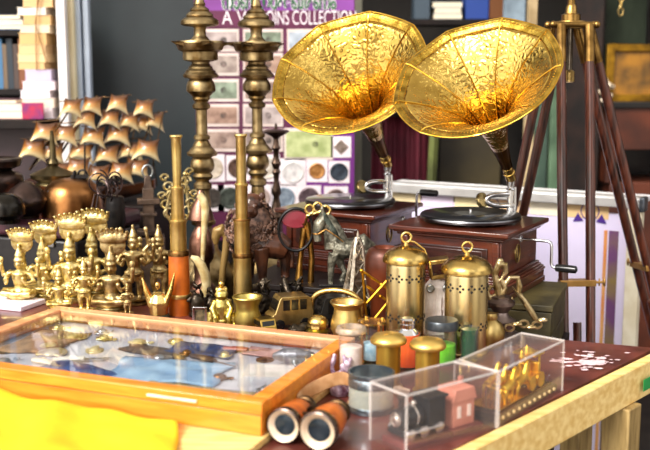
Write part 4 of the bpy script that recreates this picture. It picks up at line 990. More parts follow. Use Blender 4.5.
# curved tusk
YW = 3.06; 
m = MB(); P_ = lambda x, y, dy=0: pd(x, y, YW+dy)
pts = [P_(191, 257), P_(196, 259), P_(201, 265), P_(205, 274), P_(206.5, 284), P_(205, 296)]
o = pts[-1].copy(); o.z = T
tk = thing('curved_tusk', 'pale curved tusk standing on a dark foot beside the leather telescope', 'tusk', (o.x, o.y, BT))
off = Vector((o.x, o.y, BT))
m.tube([q-off for q in pts], [.006, .012, .015, .016, .015, .013], 12); m.build('tusk', ivory, tk)
MB().lathe([(.03, 0), (.03, .01), (.02, .03), (.018, (pts[-1].z-BT))], 18).build('foot', darkw, tk)
# small dark castings around foot of telescopes
dkb = M('dark_casting', '#4a4034', '#14110e', .32, .85, 40, .5, 70)
def knobby(name, label, cat, px, py, w, h, n, mat, seed, Y=None, z=T, group=None):
    rnd = random.Random(seed); p = pz(px, py, z) if Y is None else at(px, Y, z); k = mpp(p.y, .85); m = MB()
    m.ell((0, 0, h*k*.3), (w*k*.4, w*k*.35, h*k*.32))
    for i in range(n):
        a = rnd.uniform(0, 2*PI); zz = rnd.uniform(.12, .85); r = (1-.6*zz)*w*k*.42
        m.ell((r*math.cos(a), r*math.sin(a)*.8, zz*h*k), (rnd.uniform(.05, .12)*w*k, rnd.uniform(.05, .1)*w*k, rnd.uniform(.15, .32)*w*k), (rnd.uniform(-1, 1), rnd.uniform(-1.2, 1.2), 0), 8)
    m.lathe([(w*k*.42, 0), (w*k*.42, h*k*.08), (w*k*.3, h*k*.14)], 18)
    return solo(name, m, mat, label, cat, p, 0, group, remesh=.0025)
knobby('dark_figurine', 'small black knobbly casting right beside the orange leather sleeve', 'figurine', 197, 316, 20, 38, 16, dkb, 2)
knobby('dark_figurine', 'small black knobbly casting tucked behind the frog', 'figurine', 211, 314, 16, 30, 14, dkb, 4)
knobby('dark_figurine', 'low black knobbly casting behind the toy jeep', 'figurine', 262, 318, 28, 42, 26, dkb, 6)
knobby('dark_figurine', 'low black knobbly casting between jeep and arched toy van', 'figurine', 291, 312, 34, 36, 26, dkb, 8, 2.93)
# lion with curled mane
YLi = 3.04; p = at(253, YLi, CT); k = mpp(YLi, .95)
li = thing('maned_lion', 'carved reddish brown lion with thick curled mane behind the all brass telescope', 'carving', (p.x, YLi, CT))
def LP(x, y, dy=0): return Vector(((x-258)*k, dy, zy(y, YLi)-CT))
lm = M('carved_red_wood', '#5e3622', '#28150c', .38, 0, 25, .25, 60, coat=.2)
m = MB()
m.tube([LP(255, 238), LP(270, 243), LP(285, 246), LP(293, 250)], [15*k, 15*k, 14*k, 10*k], 14)
for x, x2, dy in ((250, 249, -.035), (252, 254, .035), (267, 268, -.04), (288, 290, .035)):
    m.tube([LP(x, 245, dy), LP(x2, 262, dy), LP(x2, 276, dy), LP(x2, 281.5, dy)], [9*k, 6*k, 4.4*k, 4.6*k], 10); m.ell(LP(x2-1, 281, dy-.006), (5.5*k, 7*k, 3*k))
m.tube([LP(293, 246), LP(298, 255), LP(297, 268)], [3*k, 2.4*k, 2*k], 8)
m.ell(LP(258, 206), (12*k, 12*k, 13*k)); m.ell(LP(258, 211, -.035), (7*k, 8*k, 6*k)); m.ell(LP(258, 209, -.06), (3*k, 2.4*k, 2*k))
for s in (-1, 1): m.ell(LP(258+s*10, 196), (3.5*k, 2.5*k, 4*k)); m.ell(LP(258+s*4.5, 204, -.036), (1.8*k, 1.5*k, 1.5*k))
m.build('body', lm, li, remesh=.0028)
m = MB(); rnd = random.Random(11)
m.ell(LP(257, 229, .0), (22*k, 18*k, 29*k))
for i in range(260):
    u = rnd.uniform(-1, 1); a = rnd.uniform(0, 2*PI)
    d = Vector((math.sqrt(1-u*u)*math.cos(a), math.sqrt(1-u*u)*math.sin(a), u)); c = LP(257, 230)+Vector((d.x*24.5*k, d.y*20*k, d.z*31*k))
    if d.y < -.25 and d.z > .35: continue
    n = d.orthogonal().normalized(); b = d.cross(n); w0 = rnd.uniform(0, 6)
    m.tube([c+(n*math.cos(t+w0)+b*math.sin(t+w0))*(.009-.0011*t)+d*.0012*t for t in [.7*j for j in range(9)]], .0036, 5)
m.build('mane', M('mane_wood', '#8e6c5a', '#38231b', .42, 0, 60, .3, 90), li)
# mirror on brass legs
YM = 2.99; p = at(303, YM, CT); k = mpp(YM, .95)
def PP(x, y, dy=0): return Vector(((x-303)*k, dy, zy(y, YM)-CT))
mr = thing('ring_stand', 'maroon disc in a dark ring on two curved brass legs beside the bronze horse', 'stand', (p.x, YM, CT))
m = MB()
m.tube([PP(299, 287.5), PP(299, 278), PP(300, 262), PP(302, 245), PP(305, 228)], [.017, .012, .008, .009, .012], 10)
m.tube([PP(311, 288), PP(311, 276), PP(312, 258), PP(310, 240), PP(307, 226), PP(305, 222)], [.012, .0095, .009, .0095, .012, .014], 10)
m.build('legs', M('leg_brass', '#c79a4e', '#7a5626', .3, 1, 25), mr)
m = MB(); q = PP(296, 229, -.012); m.ring(q, 17*k, 1.5*k, 'Y', 40, 1.25); m.build('dark_ring', iron, mr)
MB().lathe([(0, -.003), (13.5*k, -.003), (14.5*k, 0), (13.5*k, .003), (0, .004)], 32, Matrix.Translation(PP(296, 219, -.006)) @ Matrix.Rotation(PI/2, 4, 'X') @ Matrix.Diagonal((1, .62, 1, 1))).build('maroon_disc', M('maroon_enamel', '#8e2434', '#5a121e', .25, 0, 5), mr)
m = MB()
for x, y, r in ((310, 208, 4), (318, 206, 4.2), (326, 209, 4)):
    m.ring(PP(x, y, -.03), r*k, 1.5*k, 'Y', 18, 1.1)
m.tube([PP(305, 224, -.01), PP(308, 214, -.028), PP(318, 211, -.03), PP(328, 213, -.03)], 1.5*k, 8)
m.build('brass_loops', brassb, mr)
# horse
YH = 2.965; p = at(343, YH, CT); k = mpp(YH, .95)
ho_ = thing('bronze_horse', 'grey green bronze horse with bowed head standing before the rear gramophone', 'horse statuette', (p.x, YH, CT))
def HP(x, y, dy=0): return Vector(((x-343)*k, dy, zy(y, YH)-CT))
m = MB()
m.tube([HP(334, 246), HP(344, 249), HP(356, 247), HP(364, 243), HP(370, 247)], [11.5*k, 12.5*k, 12*k, 12*k, 7*k], 14, flat=.82)
m.tube([HP(337, 247), HP(334, 235), HP(329, 224), HP(323, 216)], [13*k, 11*k, 9*k, 7*k], 12, flat=.7)
m.tube([HP(325, 216), HP(319, 224, -.004), HP(317, 234, -.006), HP(318, 241, -.006)], [7.5*k, 7.6*k, 6*k, 5*k], 12, flat=.75)
for s in (-1, 1):
    m.tube([HP(323, 214, s*.012), HP(322, 208, s*.015), HP(323, 204, s*.014)], [2.4*k, 2*k, .6*k], 7); m.ell(HP(319, 225, s*.0165-.004), (1.4*k, 1.2*k, 1.4*k))
m.tube([HP(334, 252, -.02), HP(331, 264, -.022), HP(330.5, 276, -.022), HP(331, 284, -.022)], [6*k, 4*k, 2.7*k, 2.8*k], 9)
m.tube([HP(338, 254, .022), HP(341, 266, .02), HP(345, 273, .015), HP(342, 279, .015)], [6*k, 4*k, 2.7*k, 2.8*k], 9)
for dy, x in ((-.024, 0), (.024, 3)):
    m.tube([HP(365+x, 248, dy), HP(362+x, 260, dy), HP(367+x, 269, dy), HP(364+x, 277, dy), HP(363+x, 285, dy)], [8.5*k, 6*k, 3.4*k, 2.7*k, 2.8*k], 9)
for x, y, dy in ((330.5, 286, -.023), (342, 281, .015), (362, 286.5, -.024), (365, 286.5, .024)): m.ell(HP(x, y, dy), (3.4*k, 3.2*k, 2.4*k))
m.tube([HP(371, 243), HP(376, 252), HP(375, 266)], [3*k, 4*k, 1.5*k], 8)
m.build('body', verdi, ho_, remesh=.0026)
m = MB(); rnd = random.Random(4)
for i in range(26):
    t = i/25; x, y = 322+17*t, 210+25*t
    m.tube([HP(x, y, 0), HP(x+2, y+3, -.016), HP(x+3+rnd.uniform(-1, 2), y+9, -.024)], [2*k, 1.7*k, .7*k], 6)
m.tube([HP(325, 212), HP(321, 213, -.008), HP(319, 221, -.012)], [2*k, 2*k, .8*k], 6)
m.build('mane', M('dark_mane_bronze', '#5d645a', '#23261f', .45, .7, 60), ho_)
m = MB(); m.ring(HP(317.8, 233, -.006), 5.6*k, .8*k, 'Z', 16); m.tube([HP(318, 233, -.022), HP(326, 228, -.026), HP(338, 236, -.03), HP(343, 240, -.036)], .8*k, 6)
m.build('bridle', bronze, ho_)
MB().box((.012, 0, .003), (.17, .085, .006)).build('base', iron, ho_, bevel=.001)
# lattice tower statuette
YTw = 2.85; p = at(357, YTw, T); k = mpp(YTw, .9)
tw_ = thing('tower_statuette', 'small four legged metal tower statuette in front of the bronze horse', 'statuette', (p.x, YTw-.03, T), .3)
m = MB(); zt_ = lambda y: zy(y, YTw-.03)-T
b0 = zt_(322); secs = [(15, 322), (11, 300), (7.5, 280), (5.2, 262), (3.6, 246), (1.4, 238)]
secs = [(a*k, zt_(y)-b0) for a, y in secs]
for sx in (-1, 1):
    for sy in (-1, 1): m.tube([(sx*a, sy*a, z) for a, z in secs], [.011, .009, .0075, .0065, .005, .004], 4)
for (a, z), (a2, z2) in zip(secs[:-1], secs[1:]):
    for sx, sy, tx, ty in ((-1,-1,1,-1), (1,-1,1,1), (1,1,-1,1), (-1,1,-1,-1)):
        m.cyl((sx*a, sy*a, z), (tx*a2, ty*a2, z2), .0036, 5); m.cyl((tx*a, ty*a, z), (sx*a2, sy*a2, z2), .0036, 5)
for a, z in secs[1:5]: m.box((0, 0, z), (2.4*a, 2.4*a, .006))
m.add([(sx*.55*a, sy*.55*a, z) for a, z in secs[:5] for sx, sy in ((-1,-1),(1,-1),(1,1),(-1,1))], [(4*i+j, 4*i+(j+1) % 4, 4*i+4+(j+1) % 4, 4*i+4+j) for i in range(4) for j in range(4)]+[(16,17,18,19), (3,2,1,0)])
m.lathe([(.004, secs[-1][1]-.01), (.004, secs[-1][1]+.01), (.001, secs[-1][1]+.02)], 8); m.box((0, 0, .004), (2.5*secs[0][0], 2.5*secs[0][0], .008))
m.build('tower', M('tower_metal', '#c0b4a2', '#766a5a', .35, .9, 50), tw_)
# rust orange pot
p = at(388, 2.93, CT)
vessel('copper_urn', 'rust orange copper urn half hidden behind a perforated lantern with hook', 'urn', 384, 2.755, T, [(0, 252), (8, 252), (9, 250), (12, 247), (16, 249), (19, 255), (20, 266), (18, 284), (14, 300), (14, 330)], M('rust_copper', '#6b2e12', '#331408', .38, .35, 10, .1, 40))
# brass folding lattice
p = at(380, 2.66, T)
la = thing('brass_lattice', 'folding lattice of thin yellow brass bars beside the perforated lantern', 'lattice', (p.x, p.y, T)); k = mpp(p.y, .85)
m = MB(); LQ = lambda x, y, dy=0: Vector(((x-380)*k, dy, (334-y)*k))
for a, b, dy in (((361, 267), (397, 292), 0), ((366, 283), (397, 305), .004), ((366, 300), (394, 268), -.006), ((372, 318), (398, 285), -.01), ((362, 268), (368, 333), .006), ((396, 290), (392, 333), .0), ((366, 316), (396, 325), .004)):
    m.tube([LQ(*a, dy), LQ(*b, dy)], .0038, 6)
for q in ((361, 267), (381, 281), (380, 293), (396, 291)): m.ell(LQ(*q, -.003), .006)
m.build('bars', M('bright_yellow_brass', '#e6b23c', '#b07c1c', .28, 1, 20), la)
# box-headed white figurine
p = pz(436, 338, T); k = mpp(p.y, .87)
rbt = thing('camera_figurine', 'chalk white draped figurine with boxy brass head between the two lanterns', 'figurine', (p.x, p.y, T))
RQ = lambda x, y, dy=0: Vector(((x-435)*k, dy, (338-y)*k))
m = MB(); m.tube([RQ(434, 337), RQ(433, 318), RQ(433, 300), RQ(434, 286), RQ(436, 277)], [13*k, 12*k, 12.5*k, 12*k, 7*k], 16, flat=.8)
for i in range(9): m.tube([RQ(424+i*2.4, 284, -.028+.003*abs(i-4)), RQ(423+i*2.5+2*math.sin(i*2), 305, -.032), RQ(424+i*2.4, 332, -.034)], [1.2*k, 1.8*k, 1.6*k], 6)
m.tube([RQ(424, 288), RQ(419, 300, -.01), RQ(426, 310, -.03)], [4*k, 3.5*k, 3*k], 8); m.tube([RQ(446, 288), RQ(450, 300, -.01), RQ(442, 308, -.03)], [4*k, 3.5*k, 3*k], 8)
m.build('body', M('chalk_white', '#eee3dc', '#cdbdb2', .6, 0, 25), rbt, remesh=.0025)
m = MB().box(RQ(437, 266), (21*k, 18*k, 20*k), (0, R(-8), 0)); hd_ = m.build('box_head', brass, rbt, bevel=.004)
MB().box(RQ(434.5, 266, -9.2*k), (11*k, 1.5*k, 11*k), (0, R(-8), 0)).build('dark_window', M('dark_red_glass', '#3a1014', '#220a0c', .1), hd_)
for x, y in ((427, 284), (443, 284)): MB().lathe([(0, 0), (4.2*k, 0), (4.2*k, 3*k), (3*k, 3.6*k), (2*k, 2.6*k), (0, 2.6*k)], 18, Matrix.Translation(RQ(x, y, -.034)) @ Matrix.Rotation(PI/2, 4, 'X')).build('round_knob', steel, rbt)
# hanging-lamp ornament with chain
p = pz(500, 341, T); k = mpp(p.y, .87); OQ = lambda x, y, dy=0: Vector(((x-500)*k, dy, (341-y)*k))
orn = thing('chain_ornament', 'brass curled beast ornament with a hanging chain in front of the front gramophone', 'ornament', (p.x, p.y, T))
MB().lathe([(20*k, 0), (21*k, 6*k), (18*k, 9*k), (13*k, 12*k), (14*k, 20*k), (15*k, 22*k), (9*k, 26*k), (7*k, 30*k), (11*k, 35*k), (14*k, 38*k), (14*k, 41*k), (10*k, 44*k), (10*k, 46*k), (4*k, 48*k)], 28).build('turned_base', M('grey_violet_metal', '#8b7a72', '#4c3c38', .35, .8, 20), orn)
m = MB()
m.tube([OQ(499, 297), OQ(503, 287), OQ(499, 277), OQ(494, 283), OQ(496, 292), OQ(490, 296)], [4*k, 3.6*k, 3*k, 3*k, 2.6*k, 2*k], 9)
m.tube([OQ(499, 297), OQ(495, 283), OQ(493, 272), OQ(497, 262), OQ(503, 263), OQ(504, 271), OQ(500, 276)], [4*k, 3.5*k, 3.2*k, 4*k, 3.6*k, 2.6*k, 1.4*k], 9)
m.ell(OQ(498, 259), (3.6*k, 3.4*k, 3*k)); m.tube([OQ(502, 285), OQ(508, 276), OQ(516, 276), OQ(518, 285), OQ(517, 292), OQ(523, 300), OQ(531, 312), OQ(536, 320)], [3*k, 2.6*k, 2.6*k, 3.2*k, 3*k, 3.2*k, 3.6*k, 3*k], 9)
m.tube([OQ(490, 284), OQ(486, 290), OQ(489, 298), OQ(497, 300), OQ(512, 297)], [2.4*k, 2.2*k, 2.4*k, 3*k, 2.6*k], 8)
om = M('pale_brass', '#cdb98e', '#8a7448', .33, .9, 40, .2, 90)
m.build('beast', om, orn, remesh=.0018)
MB().lathe([(0, -.002), (10*k, -.002), (11*k, 0), (10*k, .002), (0, .002)], 24, Matrix.Translation(OQ(517, 294)) @ Matrix.Rotation(R(55), 4, 'Y')).build('disc', om, orn)
m = MB(); pts = [(506, 323), (513, 319), (520, 319), (527, 322), (533, 320), (538, 315)]
for i in range(len(pts)):
    x, y = pts[i]
    c = OQ(x, y, -.045); m.ring(c, 4.4*k, 1.3*k, 'Y' if i % 2 == 0 else 'Z', 16, .75, 6)
m.build('chain', om, orn)
# round brass jar
p = pz(489, 350, T)
vessel('round_jar', 'plain round brass jar between the large lantern and the clear display box', 'jar', 490, p.y+.02, T, [(0, 313), (6, 313), (7, 316), (6, 319), (11, 323), (14.5, 331), (14, 341), (9, 349)], M('dull_brass', '#bda368', '#8a6c34', .35, 1, 14))

# ------------------------------------------------------------------ perforated lanterns
def lantern(label, px, py, ytop, w, holes, arc):
    p = pz(px, py, T); k = mpp(p.y, .88); t = thing('brass_lantern', label, 'lantern', (p.x, p.y, T), 0, 'perforated brass lanterns')
    Hh = (py-ytop)*k
    r = w/2*k
    lbm = M('lantern_brass', '#d8c596', '#b39c68', .27, 1, 5, .05, 120, (1, 1, .2))
    MB().lathe([(r*1.06, 0), (r*1.06, .006), (r, .009), (r, Hh*.93), (r*.97, Hh*.96), (r*.9, Hh)], 40).build('body', lbm, t)
    ld = MB().lathe([(r*1.1, Hh*.975), (r*1.19, Hh*.985), (r*1.2, Hh+.004), (r*1.12, Hh+.014), (r*.9, Hh+.026), (r*.55, Hh+.035), (.008, Hh+.039), (.006, Hh+.048), (0, Hh+.049)], 40).build('domed_lid', M('lid_brass', '#dcc078', '#ad8a44', .25, 1, 9, .05, 90), t)
    MB().ring((0, 0, Hh+.06), .0125, .0036, 'Y', 24).build('ring_handle', brassb, ld)
    for zf in (.36, .82):
        hb = MB()
        for j in range(12):
            a = 2*PI*j/12+.1
            for da, dz in ((0, .0075), (0, -.0075), (.0075/r, 0), (-.0075/r, 0)):
                b = a+da; hb.lathe([(0, -.001), (.0032, -.001), (.0032, .0008), (0, .0008)], 10, Matrix.Translation((r*math.cos(b), r*math.sin(b), Hh*zf+dz)) @ Matrix.Rotation(b, 4, 'Z') @ Matrix.Rotation(PI/2, 4, 'Y'))
        hb.build('pierced_band', M('hole_black', '#140e08', None, .9), t)
    if arc:
        MB().tube([(.006, -.01, Hh+.052), (.02, -.01, Hh+.05), (r*.9, -.01, Hh+.03), (r*1.2, -.012, Hh-.008), (r*1.22, -.012, Hh-.02)], .0028, 8).build('hook', brassb, ld)
    return t
lantern('brass lantern with pierced holes and a wire hook, before the copper urn', 405, 346, 258, 39, 0, True)
lantern('larger brass lantern with pierced holes, in front of the front gramophone', 465, 352, 268, 43, 0, False)

# ------------------------------------------------------------------ brass pots and toy cars
def pot(label, px, py, pl, mat, name='brass_pot'):
    p = pz(px, py, T); t = thing(name, label, 'pot', (p.x, p.y, T)); q = prof(px, p.y, T, pl); z_ = q[0][1]
    q = [(r, z-z_) for r, z in q]; inner = [(max(r-.004, .001), z) for r, z in q[::-1]]; inner = [i for i in inner if i[1] > .006]+[(0, .006)]
    MB().lathe(q+inner, 36).build('body', mat, t); return t
pot('small greenish brass pot with flared rim beside the frog figurine', 248, 330, [(15, 297), (15.5, 298), (14, 301), (11, 306), (11.5, 312), (14, 319), (13, 326), (9, 331)], M('olive_brass', '#bda85c', '#80703a', .42, 1, 15))
pot('brass pot with narrow neck and flat rim behind the clear jar', 347, 338, [(17, 300), (17.5, 301), (15, 304), (13, 307), (13.5, 312), (16, 319), (16.5, 327), (12, 337)], M('warm_brass', '#d9bb74', '#9a7c44', .4, 1, 15))
def car(label, px, py, L_, W_, Hb, Hr, mat, rz, name='toy_car', roof=.6, group='toy cars'):
    p = pz(px, py, T); t = thing(name, label, 'toy car', (p.x, p.y, T), rz, group); wr = Hb*.32
    m = MB()
    m.prism([(-L_/2, wr*.8), (L_/2, wr*.8), (L_/2, Hb*.8), (L_*.42, Hb), (L_*roof*.5, Hb), (L_*roof*.36, Hr*.93), (L_*roof*.3, Hr), (-L_*.36, Hr), (-L_*.44, Hr*.92), (-L_*.5, Hb)], -W_/2, W_/2, Matrix.Rotation(PI/2, 4, 'X'))
    b = m.build('body', mat, t, bevel=.004, bseg=3)
    w = MB(); dk_ = (L_*roof*.3+L_*.36)/3
    for s in (-1, 1):
        for j in range(3): w.box((-L_*.36+dk_*(j+.5), s*W_/2, (Hb+Hr)/2), (dk_*.78, .003, (Hr-Hb)*.62))
    w.box((L_*roof*.43, 0, (Hb+Hr)/2), (.003, W_*.78, (Hr-Hb)*.6), (0, -R(18), 0)); w.box((-L_*.475, 0, (Hb+Hr)/2), (.004, W_*.7, (Hr-Hb)*.5), (0, R(12), 0))
    w.build('windows', M('car_window_dark', '#0f0e0d', None, .2), b)
    for sx in (-.3, .3):
        for s in (-1, 1): MB().lathe([(0, -.004), (wr, -.004), (wr*1.05, 0), (wr, .004), (wr*.4, .005), (0, .005)], 18, Matrix.Translation((L_*sx, s*W_/2, wr)) @ Matrix.Rotation(PI/2, 4, 'X')).build('wheel', blackg, t)
    return t
carb = M('car_brass', '#b39a62', '#77603a', .35, .9, 20, .1, 60)
car('olive brass toy jeep with square windows, behind the small rounded toy car', 289, 326, .125, .065, .045, .092, carb, R(200), 'toy_car', .8)
car('small rounded brass toy car at the back edge of the glass case', 265, 334, .06, .045, .024, .046, M('car_brass_yellow', '#cdaa58', '#8f7234', .3, 1, 20), R(-62), 'toy_car', .9)
car('dark toy van with a golden arched roof behind the narrow necked pot', 335, 324, .125, .07, .03, .085, M('car_dark', '#2b2a28', '#141414', .3, .4, 20), R(195), 'toy_car', .85)
p = pz(336, 322, T)
m = MB(); rr = []
for k_ in range(15):
    a = PI*k_/14; rr.append((-.073*math.cos(a), 0, .045+.062*math.sin(a)**.6))
rr = [(-.073, 0, .002)]+rr+[(.073, 0, .002)]
m.tube(rr, .0085, 10, False); 
ar = solo('brass_arch', m, brassb, 'brass arch shaped handle standing over the dark toy van', 'arch', (p.x, p.y-.06, T), -.25)
p = pz(318, 335, T)
gb = thing('ribbed_box', 'small ribbed brass trinket box at the back edge of the glass case', 'trinket box', (p.x, p.y, T), .1)
m = MB().lathe([(.03, 0), (.034, .006), (.034, .014), (.026, .02)], 8); m.build('foot', M('greenish_brass', '#a8963e', '#6c5c20', .32, 1, 20), gb)
m = MB().lathe([(.026, .02), (.029, .028), (.028, .042), (.02, .052), (.012, .055)], 8); m.build('lid', brassb, gb, bevel=.001)
p = pz(300, 333, T)
solo('brass_lump', MB().ell((0, 0, .012), (.035, .025, .012)).ell((.012, -.004, .02), (.016, .014, .01)).ell((-.016, 0, .018), (.012, .012, .01)), dkb, 'low dark casting lying between the toy jeep and the ribbed trinket box', 'casting', p, .3, None, remesh=.0025)

# openwork scroll ornament behind the leather bound telescope
YS_ = 3.36; p = at(180, YS_, BT); k = mpp(YS_, .95)
so_ = thing('scroll_ornament', 'pale brass openwork scroll ornament showing on both sides of the leather telescope', 'ornament', (p.x, YS_, BT))
SQ = lambda x, y, dy=0: Vector(((x-180)*k, dy, zy(y, YS_)-BT))
m = MB()
for sg, bx_, by_ in ((-1, 169, 214), (1, 191, 212), (1, 187, 190), (-1, 172, 196)):
    for q_ in range(3):
        cx_, cy_, r_ = bx_+sg*(q_*3.5-2), by_-q_*9, 6.5-q_*1.2
        m.tube([SQ(cx_+r_*(1-.05*j)*math.cos(.55*j*sg), cy_-r_*(1-.05*j)*math.sin(.55*j), .004*math.sin(j)) for j in range(13)], 1.3*k, 7)
m.tube([SQ(180, 232), SQ(168, 214), SQ(172, 196), SQ(178, 180)], 1.8*k, 8); m.tube([SQ(180, 232), SQ(192, 214), SQ(190, 196), SQ(188, 176)], 1.8*k, 8); m.ell(SQ(188, 174), 2.6*k)
m.build('scrollwork', M('pale_openwork_brass', '#dccb98', '#96804c', .35, .9, 40), so_)
MB().lathe([(14*k, 0), (15*k, 8*k), (6*k, 14*k), (4*k, 30*k), (5*k, 50*k), (7*k, 54*k), (3*k, zy(228, YS_)-BT)], 24).build('stem', bronze, so_)
# ================================================================== GLASS CASE AND FRONT OF THE TABLE
ca = R(-22); BZ = T+.015; CH = .07
fr_ = pz(262, 403, BZ+CH); CW, CD = .86, .52
ce, cn = Vector((math.cos(ca), math.sin(ca), 0)), Vector((-math.sin(ca), math.cos(ca), 0))
def cl_(x, y, z=0): v = Vector((fr_.x, fr_.y, 0))+ce*x+cn*y; return Vector((v.x, v.y, BZ+z))
bdp = [(-CW-.03, -.33), (.004, -.33), (.004, CD+.01), (-CW-.03, CD+.01)]
b = MB(); b.prism([tuple(cl_(x, y).xy) for x, y in bdp], T+.0004, T+.0148)
solo('pine_board', b, pine, 'flat pale pine board lying under the glass topped case', 'board', smooth=False, bevel=.002)
case = thing('display_case', 'shallow glass topped display case of orange varnished wood', 'display case', (fr_.x, fr_.y, BZ), ca)
# box
def side(n, x0, y0, x1, y1, z0, z1, mat, par=case, bv=.0025):
    return MB().box(((x0+x1)/2, (y0+y1)/2, (z0+z1)/2), (abs(x1-x0), abs(y1-y0), z1-z0)).build(n, mat, par, bevel=bv)
side('front_wall', -CW, .004, 0-.004, .018, 0, .043, tan_wood); side('back_wall', -CW, CD-.018, -.004, CD-.004, 0, .043, tan_wood)
side('end_wall', -.018, .018, -.004, CD-.018, 0, .043, tan_wood); side('end_wall', -CW, .018, -CW+.014, CD-.018, 0, .043, tan_wood)
side('floor_panel', -CW+.014, .018, -.018, CD-.018, .002, .034, M('case_lining', '#d6d2d8', '#a8a2b0', .8, 0, 6), case, 0)
lidc = thing_part('lid', case)
fw = .036
pk_ = pink_wood
side('front_rail', -CW-.004, 0, 0, fw, .0435, CH, tan_wood, lidc); side('back_rail', -CW-.004, CD-fw, 0, CD, .0435, CH, pk_, lidc)
side('end_rail', -fw, fw, 0, CD-fw, .0435, CH, tan_wood, lidc); side('end_rail', -CW-.004, fw, -CW-.004+fw, CD-fw, .0435, CH, pk_, lidc)
side('glass_pane', -CW+fw-.002, fw-.003, -fw+.003, CD-fw+.003, CH-.007, CH-.0045, glasslid, lidc, 0)
plab(MB().box((-.2, -.002, .055), (.115, .005, .006)).build('latch_bar', M('white_metal', '#f6ead8', '#e0cfb8', .3, .3), lidc, bevel=.001), 'whitish metal latch bar')
# contents
IZ = BZ+.0343; cg = 'trinkets under the glass'
def inside(x, y): v = cl_(x, y); return (v.x, v.y, IZ)
rnd = random.Random(21)
def cloth_patch(label, x, y, w, d, mat, rz, h=.012):
    m = MB(); n = 14; v = []; f = []
    for j in range(n+1):
        for i in range(n+1):
            u, t = i/n, j/n; v.append(((u-.5)*w*(1+.06*math.sin(9*t)), (t-.5)*d*(1+.08*math.sin(7*u)), h*.45*(1+math.sin(u*11+t*5)*math.cos(t*9))*(.3+math.sin(u*PI)*math.sin(t*PI))+.003))
    for j in range(n):
        for i in range(n): a = j*(n+1)+i; f.append((a, a+1, a+n+2, a+n+1))
    m.add(v, f); return solo('folded_cloth', m, mat, label, 'cloth', inside(x, y), ca+rz, solid=.003)
cloth_patch('crumpled pale blue cloth inside the glass case', -.33, .2, .26, .17, M('pale_blue_cloth', '#a9c4de', '#7f9fc4', .8, 0, 20), .2)
cloth_patch('crumpled deep blue cloth along the front inside the glass case', -.52, .11, .2, .12, M('deep_blue_cloth', '#3b5690', '#27396a', .8, 0, 20), -.2)
cloth_patch('crumpled navy cloth at the back inside the glass case', -.34, .38, .17, .1, M('navy_cloth', '#2c4276', '#1d2c52', .8, 0, 20), .1)
cloth_patch('sandy yellow cloth near the front inside the glass case', -.2, .09, .24, .08, M('sand_cloth', '#c7ae84', '#a08458', .8, 0, 20), .05, .006)
pap = M('old_paper', '#ece2dc', '#d4c4c0', .7, 0, 8)
for lab, x, y, w, d, r in (('white paper card at the end nearest the binoculars, inside the glass case', -.12, .3, .12, .09, .3), ('white paper card beside the pale blue cloth inside the glass case', -.5, .26, .14, .07, -.4), ('long white paper slip at the front inside the glass case', -.36, .075, .2, .035, .05)):
    solo('paper_card', MB().box((0, 0, .0012), (w, d, .002)), pap, lab, 'card', inside(x, y), ca+r)
def pendant(label, x, y, s, mat, rz, kind):
    t = thing('pendant', label, 'pendant', inside(x, y), ca+rz, cg)
    m = MB(); n = 18; pts = []
    for i in range(n):
        a = 2*PI*i/n; r = s*(1+.25*math.cos(a)) if kind == 'drop' else s*(.8+.2*math.cos(6*a)) if kind == 'rosette' else s*(1.0 if -2.2 < a-PI < 2.2 else .5)
        pts.append((r*math.cos(a), r*.85*math.sin(a)))
    m.prism(pts, .002, .007); m.ell((0, 0, .006), (s*.6, s*.5, .008)); m.build('plate', mat, t, bevel=.0015)
    MB().ring((-s*1.15 if kind == 'drop' else s*1.15, 0, .005), s*.22, .0016, 'Z', 16).build('loop', mat, t)
    return t
ivg = M('pale_gilt', '#efe2b4', '#c9b070', .35, .6, 30); sil = M('matt_silver', '#d8d8dc', '#9a9aa2', .3, .9, 30)
pendant('large pale gilt fan shaped pendant at the far end of the glass case', -.66, .22, .042, ivg, -1.4, 'fan')
pendant('golden drop shaped pendant near the back rail, far end of the glass case', -.7, .36, .03, brassy, .6, 'drop')
pendant('golden rosette pendant beside the drop shaped one in the glass case', -.62, .38, .026, brassy, 0, 'rosette')
pendant('pale gilt rosette pendant in the middle of the glass case', -.52, .38, .028, ivg, .3, 'rosette')
pendant('silver drop shaped pendant on the pale blue cloth', -.4, .28, .026, sil, .4, 'drop')
pendant('copper coloured rosette pendant behind the sandy cloth', -.2, .2, .024, copper, .2, 'rosette')
pendant('silver fan shaped pendant near the front rail, far end of the case', -.72, .12, .03, sil, 1.2, 'fan')
pendant('golden drop shaped pendant lying against the navy cloth', -.44, .42, .022, brassy, 1.9, 'drop')
def knife(label, x, y, L_, mat, rz):
    t = thing('pocket_knife', label, 'knife', inside(x, y), ca+rz, cg)
    MB().tube([(-L_*.5, 0, .007), (-L_*.2, .003, .008), (L_*.05, 0, .008)], [.008, .009, .008], 12, flat=.7).build('handle', mat, t)
    m = MB(); m.prism([(L_*.05, -.006), (L_*.4, -.005), (L_*.55, .004), (L_*.05, .006)], .006, .0075); m.build('blade', chrome, t)
knife('pocket knife with white handle beside the large fan pendant', -.56, .2, .13, M('bone', '#f1e8dc', '#dccbb8', .35, 0, 20), .5)
knife('pocket knife with dark brown handle under the middle of the glass', -.27, .3, .14, M('brown_bone', '#5a3a28', '#2d1c12', .35, 0, 20), -.3)
knife('pocket knife with red handle by the back rail of the glass case', -.24, .41, .11, M('red_bone', '#a8402c', '#7a2418', .35, 0, 20), .2)
knife('pocket knife with ivory handle lying on the deep blue cloth', -.6, .14, .12, MATS['bone'], -.2)
